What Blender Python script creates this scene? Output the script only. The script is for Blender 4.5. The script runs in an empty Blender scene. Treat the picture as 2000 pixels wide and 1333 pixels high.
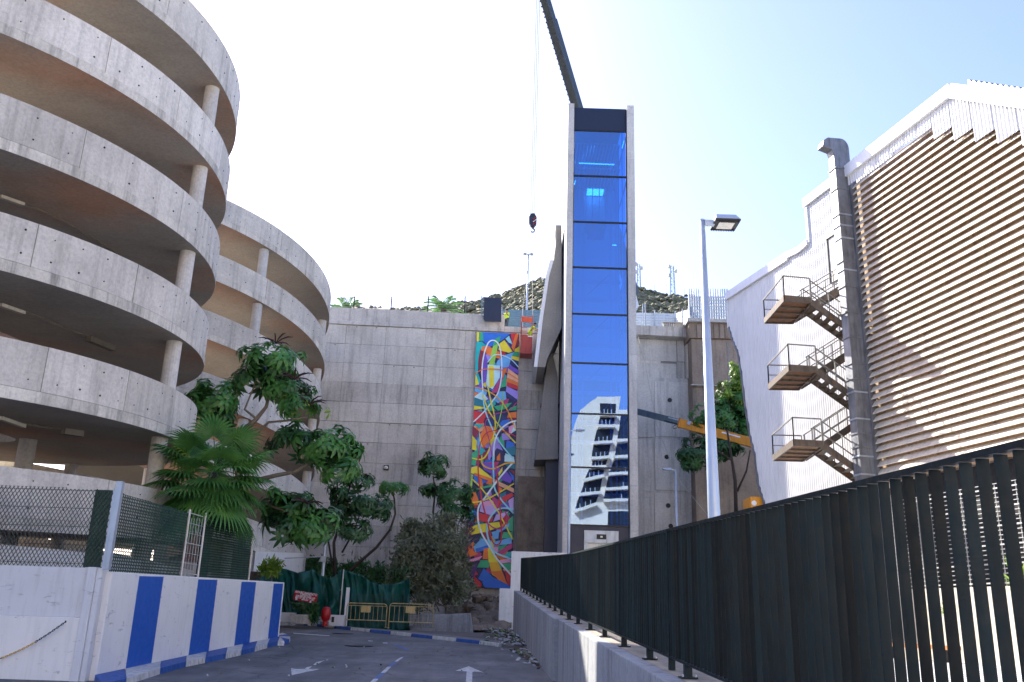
import bpy, bmesh, math, random
from mathutils import Vector, Matrix
random.seed(7)
R_ = math.radians
sc = bpy.context.scene
COL = sc.collection
EYE = 1.67
FPX = 1740.0
PITCH = math.atan(FPX / 5617.0)
ROLL = math.atan2(182, 5614)
# ------------------------------------------------------------------ camera
FWD = Vector((0, math.cos(PITCH), math.sin(PITCH)))
UP0 = Vector((0, -math.sin(PITCH), math.cos(PITCH)))
RT0 = Vector((1, 0, 0))
UPV = math.cos(ROLL) * UP0 - math.sin(ROLL) * RT0
RTV = math.sin(ROLL) * UP0 + math.cos(ROLL) * RT0
cam = bpy.data.cameras.new('camera')
cam.sensor_width = 36.0
cam.lens = FPX / 2000 * 36.0
cam.clip_start = 0.1
cam.clip_end = 3000
camo = bpy.data.objects.new('camera', cam)
M = Matrix.Identity(4)
for i in range(3):
    M[i][0] = RTV[i]; M[i][1] = UPV[i]; M[i][2] = -FWD[i]
M[0][3], M[1][3], M[2][3] = 0, 0, EYE
camo.matrix_world = M
COL.objects.link(camo)
sc.camera = camo
# ------------------------------------------------------------------ sky, sun, exposure
SUN_AZ = R_(38)      # to the left of +Y
SUN_EL = R_(36)
w = bpy.data.worlds.new('World'); sc.world = w; w.use_nodes = True
nt = w.node_tree; nt.nodes.clear()
sky = nt.nodes.new('ShaderNodeTexSky'); sky.sky_type = 'NISHITA'; sky.sun_disc = False
sky.sun_elevation = SUN_EL; sky.sun_rotation = -SUN_AZ
sky.altitude = 0; sky.air_density = 1.0; sky.dust_density = 1.5; sky.ozone_density = 3.5
bg = nt.nodes.new('ShaderNodeBackground'); bg.inputs[1].default_value = 0.145
wo = nt.nodes.new('ShaderNodeOutputWorld')
tint = nt.nodes.new('ShaderNodeMix'); tint.data_type = 'RGBA'; tint.blend_type = 'MULTIPLY'; tint.inputs[0].default_value = 1
tint.inputs[7].default_value = (.985, .875, .97, 1)
nt.links.new(sky.outputs[0], tint.inputs[6]); nt.links.new(tint.outputs[2], bg.inputs[0]); nt.links.new(bg.outputs[0], wo.inputs[0])
sl = bpy.data.lights.new('sun', 'SUN'); sl.energy = 5.0; sl.angle = R_(0.5); sl.color = (1, .93, .82)
so = bpy.data.objects.new('sun', sl); COL.objects.link(so)
sd = Vector((-math.sin(SUN_AZ) * math.cos(SUN_EL), math.cos(SUN_AZ) * math.cos(SUN_EL), math.sin(SUN_EL)))
so.rotation_euler = sd.to_track_quat('Z', 'Y').to_euler()
so.location = (0, 0, 60)
sc.view_settings.view_transform = 'Standard'
sc.view_settings.look = 'None'
sc.view_settings.gamma = 1
sc.view_settings.use_curve_mapping = False
sc.view_settings.exposure = 1.5
sc.render.engine = 'CYCLES'
sc.cycles.max_bounces = 8
sc.cycles.transparent_max_bounces = 24
sc.cycles.sample_clamp_indirect = 8

# ------------------------------------------------------------------ pixel of the photograph -> point of the place
def ray(x, y):
    return FWD * FPX + RTV * (x - 1000) + UPV * (666.5 - y)
def P(x, y, Y):
    r = ray(x, y); k = Y / r.y
    return Vector((r.x * k, Y, r.z * k + EYE))
def PZ(x, y, Z):
    r = ray(x, y); k = (Z - EYE) / r.z
    return Vector((r.x * k, r.y * k, Z))
def PP(x, y, o, n):
    r = ray(x, y); e = Vector((0, 0, EYE))
    return e + r * ((o - e).dot(n) / r.dot(n))
def ground(Y):
    return 0.04 * (min(max(Y, 14), 48) - 26.3)
def PG(x, y):
    a, b = 5.0, 90.0
    r = ray(x, y)
    for _ in range(60):
        m = (a + b) / 2
        if EYE + r.z * m / r.y > ground(m): a = m
        else: b = m
    return Vector((r.x * a / r.y, a, ground(a)))

# ------------------------------------------------------------------ materials
MATS = {}
def nodes(name):
    m = bpy.data.materials.new(name); m.use_nodes = True
    t = m.node_tree; b = t.nodes['Principled BSDF']
    MATS[name] = m
    return m, t, b
def N(t, ty, **kw):
    n = t.nodes.new(ty)
    for k, v in kw.items():
        if k.startswith('i_'):
            n.inputs[k[2:].replace('_', ' ')].default_value = v
        else: setattr(n, k, v)
    return n
def ramp(t, src, stops):
    r = t.nodes.new('ShaderNodeValToRGB')
    e = r.color_ramp.elements
    while len(e) < len(stops): e.new(0.5)
    for q, (p, c) in zip(e, stops):
        q.position = p; q.color = (*c, 1) if len(c) == 3 else c
    t.links.new(src, r.inputs[0]); return r.outputs[0]
def wpos(t, scale):
    g = t.nodes.new('ShaderNodeNewGeometry'); mp = t.nodes.new('ShaderNodeMapping')
    mp.inputs['Scale'].default_value = scale
    t.links.new(g.outputs['Position'], mp.inputs[0]); return mp.outputs[0]
def mul(t, a, b, f=1.0):
    m = t.nodes.new('ShaderNodeMix'); m.data_type = 'RGBA'; m.blend_type = 'MULTIPLY'
    m.inputs[0].default_value = f
    t.links.new(a, m.inputs[6]); t.links.new(b, m.inputs[7]); return m.outputs[2]
def noise(t, vec, scale, detail=6, rough=.6, dist=0):
    n = N(t, 'ShaderNodeTexNoise'); n.inputs['Scale'].default_value = scale
    n.inputs['Detail'].default_value = detail; n.inputs['Roughness'].default_value = rough
    n.inputs['Distortion'].default_value = dist
    t.links.new(vec, n.inputs['Vector']); return n.outputs['Fac']
def g3(v, k=1.0): return (v[0] * k, v[1] * k, v[2] * k)

def concrete(name, c, streak=0.5, blotch=0.5, rough=.85, bump=.25, sc1=.5, warm=None, obj_rand=0.0):
    m, t, b = nodes(name)
    p = wpos(t, (1, 1, 1)); ps = wpos(t, (1.6, 1.6, .12))
    n1 = ramp(t, noise(t, p, sc1, 7, .62, .3), [(.3, g3(c, 1 - .45 * blotch)), (.55, c), (.75, g3(c, 1 + .25 * blotch))])
    n2 = ramp(t, noise(t, ps, 1.6, 6, .7), [(.32, (1 - .55 * streak,) * 3), (.5, (1, 1, 1)), (.8, (1 + .1 * streak,) * 3)])
    n3 = ramp(t, noise(t, p, 9, 5, .7), [(.3, (.8, .8, .8)), (.6, (1.04, 1.04, 1.04))])
    n4 = ramp(t, noise(t, p, 38, 3, .6), [(.28, (.72, .72, .72)), (.4, (1, 1, 1))])
    col = mul(t, mul(t, mul(t, n1, n2), n3), n4)
    if warm:
        nw = ramp(t, noise(t, p, .16, 3, .5), [(.45, (1, 1, 1)), (.65, warm)])
        col = mul(t, col, nw)
    if obj_rand:
        oi = t.nodes.new('ShaderNodeObjectInfo')
        r = ramp(t, oi.outputs['Random'], [(0, (1 - obj_rand,) * 3), (1, (1 + obj_rand * .6, 1 + obj_rand * .6, 1 + obj_rand * .65))])
        col = mul(t, col, r)
    t.links.new(col, b.inputs['Base Color'])
    b.inputs['Roughness'].default_value = rough
    bp = N(t, 'ShaderNodeBump'); bp.inputs['Strength'].default_value = bump; bp.inputs['Distance'].default_value = .03
    t.links.new(noise(t, p, 14, 6, .7), bp.inputs['Height']); t.links.new(bp.outputs[0], b.inputs['Normal'])
    return m
def paint(name, c, rough=.5, dirt=.25, metal=0.0, scale=3, bump=.06, rust=None):
    m, t, b = nodes(name)
    p = wpos(t, (1, 1, 1)); ps = wpos(t, (3, 3, .3))
    col = ramp(t, noise(t, p, scale, 6, .6), [(.3, g3(c, 1 - dirt * .6)), (.6, c)])
    col = mul(t, col, ramp(t, noise(t, ps, 2.2, 5, .65), [(.3, (1 - dirt,) * 3), (.52, (1, 1, 1))]))
    if rust:
        mx = N(t, 'ShaderNodeMix', data_type='RGBA')
        f = ramp(t, noise(t, p, 5, 8, .7), [(.55, (0, 0, 0)), (.62, (1, 1, 1))])
        t.links.new(f, mx.inputs[0]); t.links.new(col, mx.inputs[6]); mx.inputs[7].default_value = (*rust, 1)
        col = mx.outputs[2]
    t.links.new(col, b.inputs['Base Color'])
    b.inputs['Metallic'].default_value = metal
    rr = ramp(t, noise(t, p, scale * 2, 4, .6), [(.3, (rough * .8,) * 3), (.7, (min(1, rough * 1.2),) * 3)])
    t.links.new(rr, b.inputs['Roughness'])
    bp = N(t, 'ShaderNodeBump'); bp.inputs['Strength'].default_value = bump; bp.inputs['Distance'].default_value = .02
    t.links.new(noise(t, p, 20, 5, .6), bp.inputs['Height']); t.links.new(bp.outputs[0], b.inputs['Normal'])
    return m
def leafmat(name, dark, light, rough=.45, trans=.25, scale=2.0):
    m, t, b = nodes(name)
    p = wpos(t, (1, 1, 1))
    oi = t.nodes.new('ShaderNodeObjectInfo')
    col = ramp(t, noise(t, p, scale, 5, .7), [(.3, dark), (.7, light)])
    col = mul(t, col, ramp(t, oi.outputs['Random'], [(0, (.75, .8, .75)), (1, (1.25, 1.2, 1.1))]))
    t.links.new(col, b.inputs['Base Color']); b.inputs['Roughness'].default_value = rough
    tr = t.nodes.new('ShaderNodeBsdfTranslucent'); t.links.new(col, tr.inputs[0])
    mx = t.nodes.new('ShaderNodeMixShader'); mx.inputs[0].default_value = trans
    o = t.nodes['Material Output']
    t.links.new(b.outputs[0], mx.inputs[1]); t.links.new(tr.outputs[0], mx.inputs[2]); t.links.new(mx.outputs[0], o.inputs[0])
    return m
M_con = concrete('garage_concrete', (.68, .64, .56), .5, .6, sc1=.3, obj_rand=.16)
M_slab = concrete('slab_edge_concrete', (.68, .64, .55), 1.0, .6, sc1=.5)
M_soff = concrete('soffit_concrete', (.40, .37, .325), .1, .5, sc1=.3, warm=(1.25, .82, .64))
M_colm = concrete('column_concrete', (.60, .58, .54), .3, .4, sc1=.8)
M_wall = concrete('retaining_wall_concrete', (.64, .60, .53), .5, .55, sc1=.22, obj_rand=.05)
M_walld = concrete('stained_wall_concrete', (.57, .53, .47), .8, .7, sc1=.22, obj_rand=.07)
M_wall2 = concrete('retaining_wall_joint', (.30, .28, .26), .4, .5)
M_cope = concrete('coping_concrete', (.58, .55, .50), .8, .5)
M_pale = concrete('pale_concrete', (.62, .61, .57), .6, .45, sc1=.3, obj_rand=.1)
M_brown = concrete('brown_render', (.36, .28, .21), .8, .7, sc1=.4)
M_tower = concrete('tower_concrete', (.62, .60, .56), .35, .35, sc1=.6, obj_rand=.1)
M_white_side = concrete('tower_side_concrete', (.55, .54, .51), .25, .3, sc1=.5)
M_kwall = concrete('street_wall_concrete', (.33, .34, .35), .8, .4, sc1=.6, obj_rand=.05)
M_ledge = concrete('ledge_mortar', (.36, .31, .24), .1, .8, sc1=1.4, bump=.6)
M_wplast = paint('white_plaster', (.80, .79, .76), .8, .09, scale=1.2, bump=.25)
M_wplast2 = paint('grey_and_shaded_plaster', (.66, .67, .68), .8, .14, scale=1.0, bump=.25)  # pale grey walls, and the shadow on white plaster put into colour
def scuff(m, c=(.22, .21, .19), lo=.60, hi=.66, scale=2.2):
    t = m.node_tree; b = t.nodes['Principled BSDF']; src = b.inputs['Base Color'].links[0].from_socket
    p = wpos(t, (1.0, 1.0, 2.6)); f = ramp(t, noise(t, p, scale, 9, .72, .4), [(lo, (0, 0, 0)), (hi, (.55, .55, .55))])
    mx = N(t, 'ShaderNodeMix', data_type='RGBA'); t.links.new(f, mx.inputs[0]); t.links.new(src, mx.inputs[6]); mx.inputs[7].default_value = (*c, 1)
    t.links.new(mx.outputs[2], b.inputs['Base Color'])
scuff(M_wplast); scuff(M_wplast2)
M_blue = paint('blue_wall_paint', (.010, .10, .46), .5, .1)
M_kblue = paint('blue_kerb_paint', (.02, .10, .38), .6, .5, scale=6)
M_kwhite = paint('white_kerb_paint', (.62, .62, .60), .7, .5, scale=6)
M_markw = paint('white_road_paint', (.62, .62, .6), .7, .6, scale=5)
M_markb = paint('blue_road_paint', (.06, .16, .42), .7, .7, scale=5)
M_galv = paint('galvanised_steel', (.45, .50, .56), .45, .3, .5)
M_fence = paint('dark_fence_paint', (.008, .019, .022), .5, .45, .0, scale=5)
if True:
    M_fence.node_tree.nodes['Principled BSDF'].inputs['Specular IOR Level'].default_value = .18
    _t = M_fence.node_tree; _b = _t.nodes['Principled BSDF']; _s = _b.inputs['Base Color'].links[0].from_socket
    _o = _t.nodes.new('ShaderNodeObjectInfo'); _t.links.new(mul(_t, _s, ramp(_t, _o.outputs['Random'], [(0, (.55, .55, .55)), (1, (1.5, 1.5, 1.5))])), _b.inputs['Base Color'])  # random tone per slat puts their uneven shading into the colour
M_black = paint('black_metal', (.01, .011, .013), .5, .2)
M_navy = paint('navy_panel', (.012, .02, .05), .45, .15)
M_stair = paint('stair_steel', (.12, .10, .08), .6, .5, .3, scale=6, rust=(.16, .07, .03))
M_stairw = paint('stair_timber_soffit', (.20, .10, .05), .75, .5, scale=5)
M_rail = paint('stair_rail_paint', (.22, .22, .20), .6, .5, rust=(.15, .09, .05))
M_hall = paint('white_cladding', (.80, .79, .77), .5, .12, scale=.5, bump=.03)
M_trim = paint('white_trim', (.80, .81, .83), .5, .1)
M_duct = paint('weathered_duct_metal', (.22, .23, .25), .45, .5, .4, scale=2.5)
M_louv = paint('cream_louvre_paint', (.74, .64, .50), .6, .3, scale=2)
M_louvb = paint('louvre_backing', (.50, .34, .21), .8, .4, scale=2)
M_lamp = paint('lamp_post_paint', (.42, .50, .62), .35, .12, .3)
M_lens = paint('lamp_lens', (.75, .72, .62), .3, .1)
M_orange = paint('orange_basket_paint', (.55, .075, .02), .5, .3)
M_red = paint('red_basket_paint', (.42, .05, .03), .5, .35)
M_hyd = paint('hydrant_red', (.45, .01, .015), .35, .2)
M_yel = paint('boom_yellow', (.75, .30, .01), .4, .25)
M_barr = paint('faded_barrier_yellow', (.60, .47, .20), .5, .4)
M_steel = paint('boom_steel', (.13, .18, .20), .35, .3, .6)
M_boom = paint('dark_boom_paint', (.07, .085, .09), .4, .3, .3)
M_rope = paint('rope_steel', (.45, .43, .38), .5, .1)
M_hoard = paint('blue_hoarding', (.13, .24, .33), .5, .25, .2)
M_hoard2 = paint('pale_hoarding', (.52, .60, .70), .5, .2)
M_tarp = paint('green_tarp', (.0, .085, .065), .6, .3, scale=1.5, bump=.3)
M_net = paint('green_net_strand', (.035, .085, .065), .7, .4)
M_net2 = paint('grey_net_strand', (.05, .07, .06), .7, .4)
M_bark = concrete('bark', (.20, .16, .11), .4, .5, sc1=3, bump=.6)
M_bark2 = concrete('dark_bark', (.06, .045, .035), .4, .5, sc1=3, bump=.6)
M_rock = concrete('rock', (.20, .16, .12), .4, .9, sc1=1.2, bump=1.0)
M_skin = paint('skin', (.32, .17, .11), .6, .1)
M_vest = paint('hi_vis_yellow', (.62, .85, .02), .6, .1)
M_trous = paint('grey_work_trousers', (.09, .11, .14), .8, .2)
M_hair = paint('dark_hair', (.012, .01, .009), .7, .1)
M_helmet = paint('dark_helmet', (.02, .02, .03), .4, .1)
M_yc = paint('chain_yellow', (.72, .42, .02), .5, .3)
M_pot = paint('white_planter', (.6, .6, .58), .6, .35)
M_cable = paint('cable_grey', (.16, .14, .11), .6, .2)
M_tube = paint('fluorescent_casing', (.5, .48, .40), .5, .2)
M_frame = paint('shaft_frame_white', (.75, .78, .8), .5, .1)
M_mesh = paint('zinc_wire', (.55, .56, .55), .45, .2, .4)
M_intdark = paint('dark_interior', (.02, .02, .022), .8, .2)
M_terr = paint('terrace_paving', (.62, .63, .64), .7, .25, scale=2)
M_cream = paint('cream_terrace_wall', (.62, .56, .46), .8, .2)
M_timber = paint('orange_timber', (.42, .16, .04), .6, .3)
M_refw = concrete('tall_block_render', (.86, .70, .50), .1, .2, sc1=.3)
M_lsch = leafmat('umbrella_tree_leaf', (.03, .12, .035), (.11, .30, .06), .35, .3, 1.2)
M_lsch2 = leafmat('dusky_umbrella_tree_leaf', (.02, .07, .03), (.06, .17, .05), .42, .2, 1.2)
M_lpalm = leafmat('fan_palm_leaf', (.05, .17, .05), (.16, .36, .09), .4, .4, 1.5)
M_lbright = leafmat('bright_and_sunlit_leaf', (.10, .22, .03), (.34, .50, .07), .45, .4, 2)  # naturally bright plants, and sunlight put into the colour of tree tops
M_lbush = leafmat('grey_green_leaf', (.10, .12, .08), (.32, .34, .24), .7, .3, 1.5)
M_lflower = leafmat('flower_spike', (.03, .012, .015), (.06, .02, .02), .6, .1, 2)
M_lpink = leafmat('bougainvillea_bract', (.20, .08, .2), (.35, .12, .3), .6, .3, 2)
M_lhill = leafmat('hillside_shrub', (.17, .175, .115), (.24, .23, .15), .8, .1, .1)
M_litter = paint('litter_pale', (.45, .48, .5), .6, .3, scale=9)

def road_mat():
    m, t, b = nodes('asphalt')
    p = wpos(t, (1, 1, 1)); pl = wpos(t, (1.2, .18, 1))
    col = ramp(t, noise(t, p, .5, 8, .65, .4), [(.28, (.075, .080, .086)), (.5, (.13, .134, .14)), (.7, (.19, .19, .19))])
    col = mul(t, col, ramp(t, noise(t, pl, 1.2, 6, .6), [(.35, (.75, .75, .75)), (.6, (1.08, 1.08, 1.08))]))
    col = mul(t, col, ramp(t, noise(t, p, 60, 3, .6), [(.35, (.7, .7, .7)), (.6, (1.15, 1.15, 1.15))]))
    v = N(t, 'ShaderNodeTexVoronoi', feature='DISTANCE_TO_EDGE'); v.inputs['Scale'].default_value = .35
    wv = t.nodes.new('ShaderNodeVectorMath'); wv.operation = 'ADD'
    nz = N(t, 'ShaderNodeTexNoise'); nz.inputs['Scale'].default_value = .8; t.links.new(p, nz.inputs['Vector'])
    t.links.new(p, wv.inputs[0]); t.links.new(nz.outputs['Color'], wv.inputs[1]); t.links.new(wv.outputs[0], v.inputs['Vector'])
    col = mul(t, col, ramp(t, v.outputs['Distance'], [(0, (.45, .45, .45)), (.012, (1, 1, 1))]))
    t.links.new(col, b.inputs['Base Color']); b.inputs['Roughness'].default_value = .8
    bp = N(t, 'ShaderNodeBump'); bp.inputs['Strength'].default_value = .3; bp.inputs['Distance'].default_value = .02
    t.links.new(noise(t, p, 45, 5, .7), bp.inputs['Height']); t.links.new(bp.outputs[0], b.inputs['Normal'])
    return m
M_road = road_mat()
M_ground = concrete('ground_earth', (.16, .14, .12), .1, .6, sc1=.4, bump=.6)
M_hill = concrete('hill_earth', (.24, .21, .16), .1, .9, sc1=.03, bump=.8)
def glass_mat(name, tint, trans, fac):
    m = bpy.data.materials.new(name); m.use_nodes = True; t = m.node_tree; t.nodes.clear()
    o = t.nodes.new('ShaderNodeOutputMaterial'); g = t.nodes.new('ShaderNodeBsdfGlossy'); g.inputs[0].default_value = (*tint, 1); g.inputs['Roughness'].default_value = 0.0
    tr = t.nodes.new('ShaderNodeBsdfTransparent'); tr.inputs[0].default_value = (*trans, 1)
    mx = t.nodes.new('ShaderNodeMixShader'); mx.inputs[0].default_value = fac
    bp = N(t, 'ShaderNodeBump'); bp.inputs['Strength'].default_value = .06; bp.inputs['Distance'].default_value = .02
    t.links.new(noise(t, wpos(t, (1, 1, 1)), .5, 2, .5), bp.inputs['Height']); t.links.new(bp.outputs[0], g.inputs['Normal'])
    t.links.new(tr.outputs[0], mx.inputs[1]); t.links.new(g.outputs[0], mx.inputs[2]); t.links.new(mx.outputs[0], o.inputs[0])
    return m
M_glass = glass_mat('blue_coated_glass', (.36, .54, .76), (.12, .44, .90), .38)
M_sglass = glass_mat('clear_side_glass', (.8, .9, 1.0), (.92, .95, 1.0), .08)
M_dglass = glass_mat('dark_window_glass', (.5, .55, .6), (.1, .1, .1), .35)
def flat(name, c, c2=None):
    m, t, b = nodes(name)
    p = wpos(t, (1, 1, 1))
    if c2:
        tc = t.nodes.new('ShaderNodeAttribute'); tc.attribute_name = 'grad'
        col = ramp(t, tc.outputs['Fac'], [(0, c), (1, c2)])
    else:
        col = ramp(t, noise(t, p, 2, 3, .5), [(.3, g3(c, .85)), (.6, c)])
    t.links.new(col, b.inputs['Base Color']); b.inputs['Roughness'].default_value = .5
    return m

M_glow = bpy.data.materials.new('lit_tube'); M_glow.use_nodes = True
_b = M_glow.node_tree.nodes['Principled BSDF']; _b.inputs['Emission Color'].default_value = (.9, .95, 1, 1); _b.inputs['Emission Strength'].default_value = 3.0
# ------------------------------------------------------------------ mesh builder
class MB:
    def __init__(s): s.v = []; s.f = []; s.m = []; s.mi = 0
    def add(s, vs, fs, mi=None):
        o = len(s.v); s.v += [tuple(v) for v in vs]
        s.f += [tuple(i + o for i in f) for f in fs]; s.m += [s.mi if mi is None else mi] * len(fs)
        return s
    def hexa(s, p, mi=None):   # 8 points: bottom 4 ccw, top 4 ccw
        return s.add(p, [(3, 2, 1, 0), (4, 5, 6, 7), (0, 1, 5, 4), (1, 2, 6, 5), (2, 3, 7, 6), (3, 0, 4, 7)], mi)
    def box(s, x0, x1, y0, y1, z0, z1, mi=None):
        return s.hexa([(x0, y0, z0), (x1, y0, z0), (x1, y1, z0), (x0, y1, z0), (x0, y0, z1), (x1, y0, z1), (x1, y1, z1), (x0, y1, z1)], mi)
    def obox(s, c, ax, ay, az, mi=None):   # centre, half axis vectors
        c = Vector(c); ax, ay, az = Vector(ax), Vector(ay), Vector(az)
        return s.hexa([c - ax - ay - az, c + ax - ay - az, c + ax + ay - az, c - ax + ay - az, c - ax - ay + az, c + ax - ay + az, c + ax + ay + az, c - ax + ay + az], mi)
    def bar(s, a, b, w, h=None, up=(0, 0, 1), mi=None):
        a, b = Vector(a), Vector(b); h = h or w; d = b - a
        if d.length < 1e-6: return s
        u = Vector(up); x = d.cross(u)
        if x.length < 1e-4: x = d.cross(Vector((0, 1, 0)))
        x.normalize(); z = x.cross(d).normalized()
        return s.obox((a + b) / 2, d / 2, x * w / 2, z * h / 2, mi)
    def tube(s, pts, r, n=6, mi=None, cap=True):
        pts = [Vector(p) for p in pts]; L = len(pts)
        rs = r if isinstance(r, (list, tuple)) else [r] * L
        vs = []; prev = None
        for i, p in enumerate(pts):
            d = (pts[min(i + 1, L - 1)] - pts[max(i - 1, 0)]).normalized()
            if prev is None:
                a = d.cross(Vector((0, 0, 1)))
                if a.length < .05: a = d.cross(Vector((1, 0, 0)))
            else: a = prev - d * prev.dot(d)
            a.normalize(); prev = a; b = d.cross(a)
            for k in range(n):
                t = 2 * math.pi * k / n
                vs.append(p + (a * math.cos(t) + b * math.sin(t)) * rs[i])
        fs = [(i * n + k, i * n + (k + 1) % n, (i + 1) * n + (k + 1) % n, (i + 1) * n + k) for i in range(L - 1) for k in range(n)]
        if cap: fs += [tuple(range(n))[::-1], tuple((L - 1) * n + k for k in range(n))]
        return s.add(vs, fs, mi)
    def lathe(s, c, prof, n=16, mi=None):
        c = Vector(c)
        vs = [c + Vector((r * math.cos(2 * math.pi * k / n), r * math.sin(2 * math.pi * k / n), z)) for r, z in prof for k in range(n)]
        L = len(prof)
        fs = [(i * n + k, i * n + (k + 1) % n, (i + 1) * n + (k + 1) % n, (i + 1) * n + k) for i in range(L - 1) for k in range(n)]
        fs += [tuple(range(n))[::-1], tuple((L - 1) * n + k for k in range(n))]
        return s.add(vs, fs, mi)
    def prism(s, poly, d, mi=None):  # extrude planar polygon by vector d
        d = Vector(d); n = len(poly); a = [Vector(p) for p in poly]
        vs = a + [p + d for p in a]
        return s.add(vs, [tuple(range(n)), tuple(range(2 * n - 1, n - 1, -1))] + [(i, i + n, (i + 1) % n + n, (i + 1) % n) for i in range(n)], mi)
    def sheet(s, poly, mi=None):
        return s.add(poly, [tuple(range(len(poly)))], mi)
    def mesh(s, name, mats, smooth=False, off=None, recalc=True):
        me = bpy.data.meshes.new(name)
        v = s.v if off is None else [(a[0] - off[0], a[1] - off[1], a[2] - off[2]) for a in s.v]
        me.from_pydata(v, [], s.f)
        for m in mats: me.materials.append(m)
        if len(mats) > 1: me.polygons.foreach_set('material_index', s.m)
        if recalc:
            bm = bmesh.new(); bm.from_mesh(me); bmesh.ops.recalc_face_normals(bm, faces=bm.faces); bm.to_mesh(me); bm.free()
        if smooth:
            me.polygons.foreach_set('use_smooth', [True] * len(me.polygons))
        me.update(); return me
    def build(s, name, mat, parent=None, W=True, **kw):
        mats = mat if isinstance(mat, (list, tuple)) else [mat]
        off = None
        if parent is not None and W:
            off = wloc(parent)
        me = s.mesh(name, mats, kw.pop('smooth', False), off, kw.pop('recalc', True))
        return link(name, me, parent, **kw)
def wloc(o):
    p = Vector(o.location); q = o.parent
    while q: p += Vector(q.location); q = q.parent
    return p
def link(name, me, parent=None, loc=None, rot=None, scale=None, label=None, cat=None, group=None, kind=None, bevel=None):
    o = bpy.data.objects.new(name, me); COL.objects.link(o)
    if parent: o.parent = parent
    if loc is not None: o.location = loc
    if rot is not None: o.rotation_euler = rot
    if scale is not None: o.scale = scale
    tag(o, label, cat, group, kind)
    if bevel:
        b = o.modifiers.new('bevel', 'BEVEL'); b.width = bevel; b.segments = 2; b.limit_method = 'ANGLE'
    return o
def tag(o, label=None, cat=None, group=None, kind=None):
    if label: o['label'] = label
    if cat: o['category'] = cat
    if group: o['group'] = group
    if kind: o['kind'] = kind
    return o
def thing(name, loc, label, cat, group=None, rz=0):
    o = bpy.data.objects.new(name, None); COL.objects.link(o); o.location = loc; o.rotation_euler = (0, 0, rz)
    return tag(o, label, cat, group)
def copy_tree(o, parent=None):
    c = o.copy(); COL.objects.link(c); c.parent = parent
    for ch in list(o.children): copy_tree(ch, c)
    return c
def textmesh(s, size, ext=.004, align='CENTER', bold=0.0):
    cu = bpy.data.curves.new('t', 'FONT'); cu.body = s; cu.size = size; cu.extrude = ext; cu.align_x = align; cu.align_y = 'CENTER'; cu.offset = bold
    o = bpy.data.objects.new('t', cu); COL.objects.link(o)
    dg = bpy.context.evaluated_depsgraph_get()
    me = bpy.data.meshes.new_from_object(o.evaluated_get(dg)); bpy.data.objects.remove(o); return me
def put_text(parent, s, size, mat, o, ax, up, name='lettering', bold=0.0):
    """text centred on world point o, reading along ax with letter tops towards up"""
    me = textmesh(s, size, .004, bold=bold); me.materials.clear(); me.materials.append(mat)
    ax = Vector(ax).normalized(); up = Vector(up).normalized(); n = ax.cross(up)
    Mx = Matrix((ax, up, n)).transposed().to_4x4(); Mx.translation = Vector(o) - wloc(parent)
    me.transform(Mx); return link(name, me, parent)
Z = Vector((0, 0, 1))

# ================================================================== SETTING
mb = MB()
ys = [-400, -60, 0, 14, 20, 26, 32, 38, 44, 48, 52, 62.5, 900]
xs = [-700, -60, -30, -15, 0, 1.7, 700]
vs = [(x, y, ground(y) - .02) for y in ys for x in xs]
n = len(xs)
mb.add(vs, [(j * n + i, j * n + i + 1, (j + 1) * n + i + 1, (j + 1) * n + i) for j in range(len(ys) - 1) for i in range(n - 1)])
mb.build('ground', M_ground, kind='structure')
# road sheet
KR = []   # far kerb line (road edge), photo points on the ground
for x, y in [(535, 1212), (563, 1218), (600, 1222), (650, 1227), (700, 1233), (780, 1241), (860, 1250), (920, 1256), (975, 1263), (1005, 1270)]:
    KR.append(PG(x, y))
def wall_x(Y):   # street face of the concrete wall
    if Y >= 26.3: return 1.50 + (Y - 26.3) * (0.56 - 1.50) / (47.5 - 26.3)
    return 1.54 + (26.3 - Y) * .0236
road = MB()
rp = []
NY = 40
for j in range(NY + 1):
    Y = -30 + (min(p.y for p in KR) + 30) * j / NY
    rp.append([(x, Y, ground(Y) + .004) for x in (-40, -14, -8, -4, 0, wall_x(Y) - .002)])
vs = [p for r in rp for p in r]
road.add(vs, [(j * 6 + i, j * 6 + i + 1, (j + 1) * 6 + i + 1, (j + 1) * 6 + i) for j in range(NY) for i in range(5)])
Ym = min(p.y for p in KR)
pts = [p for p in KR]
pts = [Vector((-40, pts[0].y, 0))] + pts
for a, b in zip(pts[:-1], pts[1:]):
    road.add([(a.x, Ym, ground(Ym) + .004), (b.x, Ym, ground(Ym) + .004), (b.x, b.y, ground(b.y) + .004), (a.x, a.y, ground(a.y) + .004)], [(0, 1, 2, 3)])
road_o = road.build('road', M_road, kind='structure')
def mark(name, px, mat, h=.009):
    m = MB(); m.sheet([p + Vector((0, 0, h)) for p in (PG(x, y) for x, y in px)])
    return m.build(name, mat, road_o)
def c5(x, y): return (480 + x / 3.2258, 1000 + y / 3.2258)
mark('arrow_marking', [c5(285, 988), c5(320, 993), c5(370, 992), c5(465, 992), c5(430, 1003), c5(385, 1010), c5(290, 1032)], M_markw)
mark('arrow_marking', [c5(372, 992), c5(385, 982), c5(418, 975), c5(395, 993)], M_markw, .010)
mark('arrow_marking', [c5(425, 965), c5(447, 948), c5(497, 937), c5(470, 952), c5(437, 968)], M_markw)
mark('arrow_marking', [c5(1320, 1003), c5(1405, 975), c5(1500, 1015), c5(1440, 1008), c5(1428, 1012), c5(1425, 1100), c5(1385, 1100), c5(1392, 1008)], M_markw)
cl = [(770, 1110), (820, 1055), (865, 1016), (905, 978), (945, 945), (985, 918), (1015, 908)]
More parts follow.
